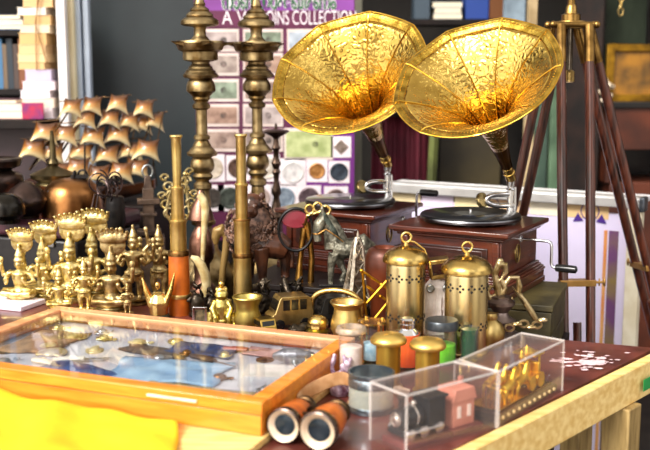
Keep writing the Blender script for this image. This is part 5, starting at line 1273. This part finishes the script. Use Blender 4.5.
def medal(label, x, y, r, mat):
    t = thing('medal', label, 'medal', inside(x, y), ca, cg)
    MB().lathe([(0, 0), (r, 0), (r, .003), (r*.85, .0038), (r*.8, .003), (r*.3, .0042), (0, .0045)], 26).build('disc', mat, t)
    return t
medal('round silver medal near the middle of the back rail, under glass', -.4, .44-.03, .02, sil); medal('round copper medal beside the white paper card under glass', -.17, .37, .021, copper)
medal('round brass medal between front rail and sandy cloth, under glass', -.1, .06, .018, brassb); medal('round dark medal beside the silver fan pendant, under glass', -.78, .2, .02, bronzed)
cloth_patch('rumpled tan cloth along the end rail, far end of the glass case', -.74, .3, .14, .2, M('tan_cloth', '#b58e6a', '#7a5a40', .8, 0, 20), .1, .006)
cloth_patch('rumpled rose cloth under the back rail inside the glass case', -.15, .42, .18, .06, M('rose_cloth', '#c99a94', '#9c6a66', .8, 0, 20), 0, .006)
cloth_patch('rumpled brown cloth in the middle of the glass case', -.44, .33, .18, .06, M('umber_cloth', '#6b5548', '#4a3a32', .8, 0, 20), -.1, .006)
for i_, (lb_, x_, y_, s_, m_, r_) in enumerate((('small golden fan pendant first from the far end along the back rail', -.79, .42, .024, brassy, .4), ('small silver fan pendant between golden drop and rosette at the back', -.66, .43, .022, sil, 1.), ('pale gilt fan pendant just behind the deep blue cloth', -.58, .28, .026, ivg, 2.),
    ('pale gilt fan pendant half on the tan cloth', -.7, .27, .03, ivg, -.5), ('small copper fan pendant beside the brown cloth', -.36, .34, .02, copper, .7), ('golden fan pendant near the rose cloth', -.27, .36, .022, brassy, 2.4), ('silver fan pendant between sandy cloth and end rail', -.07, .16, .022, sil, 1.9))):
    pendant(lb_, x_, y_, s_, m_, r_, 'fan')
# metal fish figurine under the near end
f = thing('fish_figurine', 'grey metal fish figurine near the binoculars end of the glass case', 'figurine', inside(-.085, .36), ca+.35)
m = MB(); m.tube([(-.055, 0, .022), (-.03, 0, .024), (0, 0, .024), (.03, 0, .022), (.055, 0, .02)], [.006, .016, .019, .013, .004], 12); 
m.tube([(.05, 0, .02), (.07, .014, .022)], [.005, .009], 8); m.tube([(.05, 0, .02), (.07, -.014, .022)], [.005, .009], 8); m.tube([(-.005, -.012, .014), (.0, -.026, .005)], [.007, .003], 8)
m.build('body', M('fish_metal', '#9a9aa0', '#6c6a70', .3, .8, 60), f, remesh=.002)
# white sheet behind the far end of the case
wp = pz(4, 301, T+.016)
m = MB().box((0, 0, .008), (.34, .12, .016)); 
solo('white_box', m, M('white_card_box', '#f2e8f0', '#e2d2e2', .5, 0, 4), 'low white cardboard box beyond the far end of the glass case', 'box', (wp.x-.06, wp.y+.04, T), ca, bevel=.003)
# yellow cloth
cc = pz(166, 427, BZ+.012); loc = Vector((cc.x-fr_.x, cc.y-fr_.y, 0)); xr_ = loc.dot(ce)
m = MB(); v = []; f = []; nx, ny = 60, 22
for j in range(ny+1):
    for i in range(nx+1):
        u, t = i/nx, j/ny; x = xr_-.75*(1-u)+.19*t+.004*math.sin(t*9)*(u > .9); y = -.0085-.31*t
        z = .006+.010*math.exp(-((t-.08)/.07)**2)+.006*math.sin(u*19+t*4+2*math.sin(t*6))*math.sin(t*PI+.5)+.004*math.sin(u*7-t*13)+.003*math.cos(u*31)
        z += (.009*(1-u)**.8+.003)*math.exp(-(t/.4)**2)
        if u > .93: z -= (u-.93)/.07*.006
        v.append((x, y, max(z, .0032)))
for j in range(ny):
    for i in range(nx): a = j*(nx+1)+i; f.append((a, a+1, a+nx+2, a+nx+1))
m.add(v, f); solo('yellow_cloth', m, yellow, 'bright yellow cloth spread in front of the glass topped case', 'cloth', (fr_.x, fr_.y, BZ), ca, solid=.004)

# ------------------------------------------------------------------ binoculars
bo_ = pz(300, 448, T)
bn = thing('binoculars', 'old binoculars with orange leather barrels lying lens forward beside the case', 'binoculars', (bo_.x, bo_.y, T), R(-20))
for s, r, yo in ((-1, .0355, .012), (1, .0385, 0)):
    x = s*.0378
    br = thing_part('barrel', bn)
    X = Matrix.Translation((x, yo, r+.001)) @ Matrix.Rotation(-PI/2, 4, 'X')
    MB().lathe([(r*.9, -.006), (r, -.004), (r, .012), (r*.95, .016), (r*.86, .017)], 40, X, cap=False).build('lens_rim', M('dark_metal_rim', '#6b5a50', '#3a3130', .25, .9, 20), br)
    MB().lathe([(r*.9, -.0055), (r*.72, -.001), (r*.6, .004), (r*.6, .005)], 40, X, cap=False).build('inner_ring', M('cream_ring', '#e8d6bc', '#c4a888', .35, .3), br)
    MB().lathe([(r*.62, .004), (r*.45, .002), (r*.2, .0008), (0, .0004)], 40, X).build('lens', M('objective_glass', '#1c2831', '#10171d', .15, 0, spec=.3), br)
    MB().lathe([(r*.94, .014), (r*.9, .05), (r*.76, .085), (r*.72, .088)], 36, X).build('leather_sleeve', leather, br)
    MB().lathe([(r*.6, .086), (r*.6, .105), (r*.68, .107), (r*.68, .118), (r*.5, .12)], 28, X).build('eyepiece', bronzed, br)
m = MB(); m.box((0, .045, .05), (.03, .01, .012)); m.box((0, .08, .045), (.035, .012, .014)); m.cyl((0, .03, .047), (0, .1, .047), .006, 12); m.lathe([(.011, -.006), (.012, 0), (.011, .006)], 18, Matrix.Translation((0, .07, .052)) @ Matrix.Rotation(PI/2, 4, 'X'))
m.build('bridge', bronzed, bn)
sp_ = [pd(x, y, Y) for x, y, Y in ((297, 404, 2.0), (301, 396, 2.03), (312, 389, 2.07), (326, 382, 2.1), (341, 377, 2.13), (352, 380, 2.14), (356, 392, 2.12), (350, 408, 2.07), (340, 420, 2.0))]
o = sp_[-1].copy(); 
m = MB(); v = []; f = []
Wd = Vector((-.15, .3, 1)).normalized()*.016
for q in sp_: v += [q-Wd, q+Wd]
for i in range(len(sp_)-1): f.append((2*i, 2*i+1, 2*i+3, 2*i+2))
m.add(v, f)
stp = m.build('carry_strap', M('tan_strap', '#d9a878', '#b27a48', .5, 0, 30), bn, solid=.003, sub=2)
stp.matrix_parent_inverse = (Matrix.Translation(bn.location) @ Matrix.Rotation(R(-20), 4, 'Z')).inverted()
# bundle of pinkish trinkets
p = pz(338, 424, T)
tb = MB(); rnd = random.Random(2)
for i in range(14):
    a = rnd.uniform(0, PI); c = Vector((rnd.uniform(-.022, .022), rnd.uniform(-.02, .02), rnd.uniform(.02, .075)))
    d = Vector((math.cos(a)*.4, rnd.uniform(-.3, .3), 1)).normalized()*.02; tb.tube([c-d, c, c+d], [.003, .0065, .004], 8)
tb.lathe([(.02, 0), (.024, .01), (.02, .03)], 14)
pt_ = at(340, 2.16, T)
solo('tassel_bundle', tb, M('mauve_metal', '#d9c3d2', '#6e4a66', .3, .5, 60), 'bundle of mauve and silver tassels behind the binoculars', 'tassels', (pt_.x, 2.16, T), 0, None, remesh=.0022)

# ------------------------------------------------------------------ glass vessels and sand timers
def cyl_glass(t, r, z0, z1, name='glass', mat=None):
    return MB().lathe([(0, z0), (r, z0), (r, z1), (r-.002, z1), (r-.002, z0+.004), (0, z0+.004)], 36).build(name, mat or glassclear, t)
p = at(371, 2.06, T); k = mpp(2.06, .85)
bk_ = thing('metal_rimmed_beaker', 'wide glass beaker with a dark metal rim just behind the clear display box', 'beaker', (p.x, p.y, T))
hgt = pd(371, 372, 2.06).z-T; r = 22.5*k
MB().lathe([(0, 0), (r*.96, 0), (r, .004), (r, hgt-.02), (r*.985, hgt-.02), (r*.985, .008), (0, .008)], 40).build('glass_body', glass('frosty_glass', '#eef0ec', .08, 1.0, .22, '#eeeee2'), bk_)
MB().lathe([(r*.985, hgt-.028), (r*1.03, hgt-.028), (r*1.03, hgt-.012), (r*1.0, hgt-.008), (r*1.05, hgt-.003), (r*1.05, hgt+.002), (r*.96, hgt+.003), (r*.96, hgt-.028)], 40, cap=False).build('metal_rim', M('grey_rim', '#a8b4bc', '#5f6c76', .25, .9, 10), bk_)
MB().lathe([(r*1.01, 0), (r*1.03, .002), (r*1.03, .012), (r*1.01, .014)], 40).build('foot_ring', M('grey_rim', '#a8b4bc'), bk_)
def timer(label, px, py, top, w, name='sand_timer', liquid=None, lidmat=None, lid=(0, 0), pillars=0, fill=(.05, .7), grp='glass sand timers and bottles', gl=None, cat='sand timer', cap=None):
    p = pz(px, py, T); k = mpp(p.y, .85); t = thing(name, label, cat, (p.x, p.y, T), 0, grp); H_ = (py-top)*k; r = w/2*k
    cyl_glass(t, r, .004, H_, 'glass_tube', gl)
    if liquid: MB().lathe([(0, .009), (r-.003, .009), (r-.003, H_*fill[1]), (0, H_*fill[1]+.002)], 30).build('coloured_filling', liquid, t)
    if lidmat:
        MB().lathe([(0, H_), (r*lid[0], H_), (r*lid[0], H_+lid[1]*k*.8), (r*lid[0]*.93, H_+lid[1]*k), (0, H_+lid[1]*k)], 32).build('lid', lidmat, t)
    if cap: cap(t, r, H_, k)
    for j in range(pillars):
        a = 2*PI*j/pillars+.5; MB().tube([(r*1.15*math.cos(a), r*1.15*math.sin(a), .0), (r*1.15*math.cos(a), r*1.15*math.sin(a), H_+.012)], .004, 8).build('pillar', brassb, t)
    if pillars: 
        MB().lathe([(0, H_+.001), (r*1.35, H_+.001), (r*1.35, H_+.006), (0, H_+.007)], 30).build('top_plate', brassb, t)
        MB().lathe([(0, 0), (r*1.35, 0), (r*1.35, .004), (0, .004)], 30).build('base_plate', brassb, t)
    return t
def cap_thread(t, r, H_, k):
    MB().lathe([(r*.9, H_-.004), (r*.62, H_+.006), (r*.5, H_+.01), (r*.55, H_+.012), (r*.55, H_+.02), (r*.48, H_+.021), (r*.55, H_+.023), (r*.55, H_+.032), (r*.4, H_+.036), (0, H_+.036)], 28).build('threaded_cap', chrome, t)
timer('glass bottle of bright orange liquid with a silver cap, in front of a pierced lantern', 407, 368, 331, 27, 'orange_bottle', M('orange_liquid', '#ff6410', '#f04c08', .25, 0, coat=.6), fill=(.05, .97), cat='bottle', cap=cap_thread)
timer('clear glass jar of pale pink powder with a flat rim, behind the bundle of tassels', 351, 388, 330, 25, 'clear_jar', M('pale_pink_powder', '#f3dcd2', '#dcb9ac', .8, 0, 30), None, fill=(.05, .75), cat='jar', cap=lambda t, r, H_, k: MB().lathe([(r*.97, H_-.002), (r*1.22, H_), (r*1.25, H_+.004), (r*1.15, H_+.012), (r*.9, H_+.013), (r*.9, H_-.002)], 32, cap=False).build('rim_collar', M('pale_rim', '#d9c9b4', '#b59c80', .3, .6), t))
timer('bluish glass sand timer with brass pillars between clear jar and orange bottle', 372, 362, 322, 21, 'sand_timer', M('pale_blue_sand', '#bcd7e6', '#8fb4cc', .8, 0, 60), pillars=4, fill=(.05, .5))
timer('glass jar with black lid and bright green filling, below the white figurine', 441, 363, 327, 31, 'lidded_jar', M('bright_green', '#7fdc1e', '#4fae12', .4, 0, 20), M('dark_lid', '#43484c', '#2c3034', .3, .6), (1.08, 9), fill=(.05, .55), cat='jar')
timer('narrow dark green glass bottle at the foot of the larger lantern', 469, 362, 326, 19, 'green_bottle', M('dark_green_liquid', '#0b4a2c', '#06301c', .2, 0, coat=.6), fill=(.05, .95), cat='bottle')
def mushroom(label, px, py, top, w):
    p = pz(px, py, T); k = mpp(p.y, .85); H_ = (py-top)*k; r = w/2*k
    t = thing('brass_capped_timer', label, 'sand timer', (p.x, p.y, T), 0, 'brass capped sand timers')
    mb = M('hot_brass', '#ecc870', '#c09a44', .36, .9, 8, .05, 90)
    MB().lathe([(r*.62, H_-.016), (r*.95, H_-.016), (r, H_-.012), (r*.98, H_-.006), (r*.8, H_+.002), (r*.4, H_+.007), (0, H_+.008)], 36).build('domed_cap', mb, t)
    MB().lathe([(0, .006), (r*.66, .006), (r*.66, H_-.017), (0, H_-.017)], 32).build('tube', M('honey_brass', '#ecc458', '#a88030', .36, .85, 4, 0, 1, (6, 6, .2)), t)
    MB().lathe([(0, 0), (r*.8, 0), (r*.8, .004), (r*.68, .008)], 32).build('foot', mb, t)
mushroom('brass capped sand timer with mushroom lid beside the metal rimmed beaker', 388, 387, 334, 37)
mushroom('brass capped sand timer with mushroom lid in front of the green filled jar', 427, 391, 339, 37)
p = pz(399, 396, T); m = MB().tube([(-.025, 0, .012), (0, 0, .013), (.024, .004, .012)], [.006, .011, .004], 12)
solo('white_shell', m, M('shell_white', '#f6e2cc', '#e8c8aa', .35), 'small cream coloured tapered shell behind the beaker rim', 'shell', (p.x, p.y, T), -.3, None, remesh=.002)

# ------------------------------------------------------------------ clear acrylic boxes with models
F = pz(406, 456, T); B1 = pz(496, 428, T); B2 = pz(562, 391, T)
edgem = glass('acrylic_edge', '#ffffff', .05, 1.0, .26, '#fff6f0')
def abox(label, A_, B_, Wd, H_):
    e = (B_-A_); L_ = e.length; a = math.atan2(e.y, e.x)
    t = thing('acrylic_box', label, 'display box', (A_.x, A_.y, T), a, 'clear acrylic display boxes'); th = .003
    MB().box((L_/2, th/2, H_/2), (L_, th, H_)).build('front_panel', acryl, t, smooth=False)
    MB().box((L_/2, Wd-th/2, H_/2), (L_, th, H_)).build('rear_panel', acryl, t, smooth=False)
    for x in (th/2, L_-th/2): MB().box((x, Wd/2, H_/2), (th, Wd-2*th, H_)).build('end_panel', acryl, t, smooth=False)
    MB().box((L_/2, Wd/2, H_+th/2), (L_, Wd, th)).build('top_panel', acryl, t, smooth=False)
    m = MB(); w = .0036
    for x in (0, L_):
        for y in (0, Wd): m.box((x, y, H_/2), (w, w, H_))
    for y in (0, Wd): m.box((L_/2, y, H_+.003), (L_, w, w))
    for x in (0, L_): m.box((x, Wd/2, H_+.003), (w, Wd, w))
    m.build('polished_edges', edgem, t, smooth=False)
    return t, L_, a
ab1, L1, a1_ = abox('clear acrylic box holding a dark model engine and a pink cottage', F, B1, .105, .115)
ee = Vector((math.cos(a1_), math.sin(a1_), 0)); B1b = B1+ee*.006
ab2, L2, a2_ = abox('clear acrylic box holding a golden chariot group', B1b, B2, .105, .115)
def inb(A_, a, x, y): return (A_.x+math.cos(a)*x-math.sin(a)*y, A_.y+math.sin(a)*x+math.cos(a)*y)
# engine
x, y = inb(F, a1_, .075, .052)
en = thing('model_engine', 'dark model steam engine with silver fittings inside a clear box', 'model engine', (x, y, T), a1_)
MB().box((0, 0, .006), (.12, .07, .012)).build('plinth', M('plum_plinth', '#7c4440', '#5c2c2a', .45, 0, 10), en, bevel=.001)
m = MB().box((0, 0, .028), (.11, .045, .012)); m.lathe([(.02, 0), (.021, .004), (.021, .055), (.018, .06)], 24, Matrix.Translation((-.055, 0, .052)) @ Matrix.Rotation(PI/2, 4, 'Y')); m.box((.032, 0, .058), (.045, .048, .05)); m.box((.032, 0, .086), (.055, .055, .005))
m.lathe([(.006, .07), (.006, .09), (.009, .096)], 14, c=(-.042, 0, 0)); m.build('engine_body', M('engine_black', '#343a40', '#1c2024', .3, .5, 20), en, bevel=.001)
for xx in (-.04, -.005, .035):
    for s in (-1, 1): MB().lathe([(0, -.003), (.012, -.003), (.013, 0), (.012, .003), (.004, .005), (0, .005)], 20, Matrix.Translation((xx, s*.027, .0245)) @ Matrix.Rotation(PI/2, 4, 'X')).build('wheel', chrome, en)
m = MB().ring((-.056, 0, .052), .012, .003, 'X', 20); m.ell((-.057, 0, .052), (.004, .009, .009)); m.ring((-.015, 0, .052), .0215, .0022, 'X', 24); m.cyl((-.05, -.031, .03), (.04, -.031, .03), .002, 6); m.ell((-.01, 0, .076), .007)
m.build('fittings', M('engine_silver', '#e6e2dc', '#b0aca4', .2, .9), en)
# cottage
x, y = inb(F, a1_, .185, .055)
ct = thing('model_cottage', 'pink model cottage with twin white windows inside a clear box', 'model house', (x, y, T), a1_)
MB().box((0, 0, .005), (.085, .075, .01)).build('plinth', M('plum_plinth', '#7c4440'), ct, bevel=.001)
m = MB().box((0, 0, .036), (.06, .045, .052)); m.prism([(-.034, .0), (.034, 0), (.026, .026), (-.026, .026)], -.026, .026, Matrix.Translation((0, 0, .062)) @ Matrix.Rotation(PI/2, 4, 'X'))
m.build('walls', M('salmon_pink', '#d79682', '#b87462', .5, 0, 12), ct, bevel=.001)
for xx in (-.014, .014): MB().box((xx, -.0235, .04), (.009, .002, .024)).build('window', M('model_white', '#f4e8e0', None, .4), ct)
MB().box((.02, .008, .093), (.008, .008, .018)).build('chimney', MATS['salmon_pink'], ct)
# golden chariot
x, y = inb(B1b, a2_, L2/2+.006, .052)
gc = thing('golden_chariot', 'golden chariot with rearing horses and riders inside a clear box', 'chariot model', (x, y, T), a2_)
MB().box((0, 0, .009), (L2-.03, .085, .018)).build('plinth', M('dark_plinth', '#5e3a24', '#3c2416', .4, 0, 10), gc, bevel=.001)
for i in range(11): MB().lathe([(0, -.001), (.0045, -.001), (.0035, .0025), (0, .0035)], 12, Matrix.Translation((-(L2-.06)/2+i*(L2-.06)/10, -.0432, .009)) @ Matrix.Rotation(PI/2, 4, 'X')).build('plinth_stud', M('cream_stud', '#f2dca0', None, .3), gc)
MB().box((0, 0, .021), (L2-.05, .07, .005)).build('gilt_step', goldplain, gc, bevel=.001)
gg = M('chariot_gold', '#ffdc58', '#e0ae30', .36, 1, 30, .1, 90)
def ghorse(x, y):
    m = MB(); z = .024; 
    m.tube([(x-.022, y, z+.03), (x, y, z+.034), (x+.016, y, z+.04)], [.009, .01, .009], 10); m.tube([(x+.014, y, z+.042), (x+.022, y, z+.058), (x+.026, y, z+.066)], [.008, .006, .005], 8); m.tube([(x+.025, y, z+.068), (x+.036, y, z+.06)], [.005, .003], 8)
    for s in (-1, 1):
        m.tube([(x-.022, y+s*.006, z+.028), (x-.026, y+s*.006, z+.014), (x-.024, y+s*.006, z)], [.006, .0035, .003], 7)
        m.tube([(x+.016, y+s*.006, z+.036), (x+.028, y+s*.006, z+.03+s*.004), (x+.03, y+s*.006, z+.016+s*.003)], [.005, .0035, .003], 7)
    m.tube([(x-.03, y, z+.034), (x-.038, y, z+.02)], [.004, .002], 6); return m
for i, (xx, yy) in enumerate(((-.062, -.024), (-.056, .0), (-.05, .022), (-.01, -.026))):
    m = ghorse(-xx*0-xx*-1, yy); 
    for q in m.bm.verts: q.co.x = -(q.co.x+.062)-.02 if False else q.co.x
    m.build('horse', gg, gc, remesh=.0016)
m = MB().box((.055, 0, .046), (.06, .05, .014)); m.box((.082, 0, .062), (.01, .05, .03))
m.build('carriage', gg, gc, bevel=.002)
for xx in (.035, .075):
    for s in (-1, 1): MB().lathe([(0, -.002), (.014, -.002), (.017, -.003), (.017, .003), (.014, .002), (.004, .004), (0, .004)], 20, Matrix.Translation((xx, s*.03, .041)) @ Matrix.Rotation(PI/2, 4, 'X')).build('wheel', gg, gc)
m = MB()
for xx, h in ((.042, .05), (.066, .056)):
    m.tube([(xx, 0, .05), (xx, 0, .05+h*.55), (xx, 0, .05+h*.75)], [.011, .009, .004], 10); m.ell((xx, 0, .05+h*.85), .0075); m.lathe([(.007, 0), (.004, .01), (0, .016)], 8, Matrix.Translation((xx, 0, .05+h*.92)))
    m.tube([(xx, -.008, .05+h*.6), (xx-.016, -.014, .05+h*.5), (xx-.024, -.01, .05+h*.75)], .0035, 7)
m.build('riders', gg, gc, remesh=.0015)
m = MB()
for s in (-1, 1): m.cyl((.084, s*.022, .05), (.084, s*.022, .095), .0025, 6)
m.box((.075, 0, .097), (.045, .056, .004)); m.lathe([(.018, .0), (.01, .008), (.002, .012)], 8, Matrix.Translation((.075, 0, .098)))
m.build('canopy', gg, gc)

# ================================================================== LIGHT AND CAMERA
w = bpy.data.worlds.new('street_sky'); bpy.context.scene.world = w; w.use_nodes = True; nt = w.node_tree; N = nt.nodes; L = nt.links
bgN = N['Background']; tc = N.new('ShaderNodeTexCoord'); sx = N.new('ShaderNodeSeparateXYZ'); L.new(tc.outputs['Generated'], sx.inputs[0])
def math_(op, a, b=None):
    n = N.new('ShaderNodeMath'); n.operation = op
    for k_, v_ in enumerate((a, b)):
        if v_ is None: continue
        if isinstance(v_, (int, float)): n.inputs[k_].default_value = v_
        else: L.new(v_, n.inputs[k_])
    return n.outputs[0]
def ramp_(fac, lst, interp='LINEAR'):
    n = N.new('ShaderNodeValToRGB'); n.color_ramp.interpolation = interp; e = n.color_ramp.elements
    while len(e) < len(lst): e.new(.5)
    for k_, (p_, c_) in enumerate(lst): e[k_].position = p_; e[k_].color = (*c_, 1) if len(c_) == 3 else c_
    L.new(fac, n.inputs[0]); return n.outputs[0]
az = math_('ARCTAN2', sx.outputs['X'], math_('MULTIPLY', sx.outputs['Y'], -1.0))       # 0 = the street behind the camera
azf = math_('ADD', math_('DIVIDE', az, 2*PI), .5)
# unseen street: bright and dark bands shaped for reflections in the brass
street = ramp_(azf, [(0, (.10, .08, .07)), (.2, (.10, .08, .07)), (.25, (.9, .85, .78)), (.31, (1.1, 1.05, .97)), (.335, (.3, .26, .22)), (.365, (.25, .22, .2)), (.385, (1.4, 1.33, 1.22)), (.485, (1.6, 1.5, 1.4)), (.515, (.14, .1, .08)), (.56, (.09, .07, .06)),
                     (.59, (.8, .74, .66)), (.63, (.9, .85, .78)), (.67, (.08, .06, .05)), (.72, (.5, .46, .42)), (.8, (.12, .1, .09)), (1, (.10, .08, .07))])
nz = N.new('ShaderNodeTexNoise'); nz.inputs['Scale'].default_value = 4; L.new(tc.outputs['Generated'], nz.inputs[0])
el = math_('ADD', sx.outputs['Z'], math_('MULTIPLY', math_('SUBTRACT', nz.outputs['Fac'], .5), .35))
skyf = ramp_(el, [(0.0, (0, 0, 0)), (.3, (0, 0, 0)), (.38, (1, 1, 1)), (1, (1, 1, 1))])
grf = ramp_(math_('MULTIPLY', sx.outputs['Z'], -1), [(0.0, (0, 0, 0)), (.04, (0, 0, 0)), (.14, (1, 1, 1)), (1, (1, 1, 1))])
m1 = N.new('ShaderNodeMixRGB'); L.new(skyf, m1.inputs[0]); L.new(street, m1.inputs[1]); 
nz2 = N.new('ShaderNodeTexNoise'); nz2.inputs['Scale'].default_value = 2.6; nz2.inputs['Detail'].default_value = 3; L.new(tc.outputs['Generated'], nz2.inputs[0])
side_ = ramp_(math_('ADD', azf, math_('MULTIPLY', math_('SUBTRACT', nz2.outputs['Fac'], .5), .35)), [(0, (.12, .12, .12)), (.2, (.3, .3, .31)), (.3, (1.9, 1.9, 1.95)), (.5, (1.8, 1.78, 1.8)), (.56, (.35, .34, .34)), (.62, (.25, .24, .24)), (.68, (1.0, .98, .98)), (.76, (.8, .78, .78)), (.82, (.15, .15, .15)), (1, (.12, .12, .12))])
aw = ramp_(sx.outputs['Z'], [(0, (0, 0, 0)), (.74, (0, 0, 0)), (.8, (1, 1, 1)), (1, (1, 1, 1))])
m0 = N.new('ShaderNodeMixRGB'); L.new(aw, m0.inputs[0]); L.new(side_, m0.inputs[1]); m0.inputs[2].default_value = (.42, .38, .33, 1)
L.new(m0.outputs[0], m1.inputs[2])
m2 = N.new('ShaderNodeMixRGB'); L.new(grf, m2.inputs[0]); L.new(m1.outputs[0], m2.inputs[1]); m2.inputs[2].default_value = (.30, .26, .22, 1)
L.new(m2.outputs[0], bgN.inputs[0]); bgN.inputs[1].default_value = 1.15
sd = bpy.data.lights.new('sun', 'SUN'); sd.energy = 2.4; sd.angle = R(22); sd.color = (1, .95, .86); so = bpy.data.objects.new('sun', sd); C.objects.link(so)
so.rotation_euler = Vector((.55, .65, -.72)).to_track_quat('-Z', 'Y').to_euler()
cd = bpy.data.cameras.new('camera'); co = bpy.data.objects.new('camera', cd); C.objects.link(co)
co.location = (0, 0, CZ); co.rotation_euler = (PI/2-PITCH, 0, 0); cd.sensor_width = 36; cd.lens = 36*FPX/650; cd.clip_start = .05
cd.dof.use_dof = True; cd.dof.focus_distance = 2.75; cd.dof.aperture_fstop = 2.8
S = bpy.context.scene; S.camera = co
S.view_settings.view_transform = 'Standard'; S.view_settings.look = 'None'; S.view_settings.exposure = .95; S.view_settings.gamma = 1; S.view_settings.use_curve_mapping = False
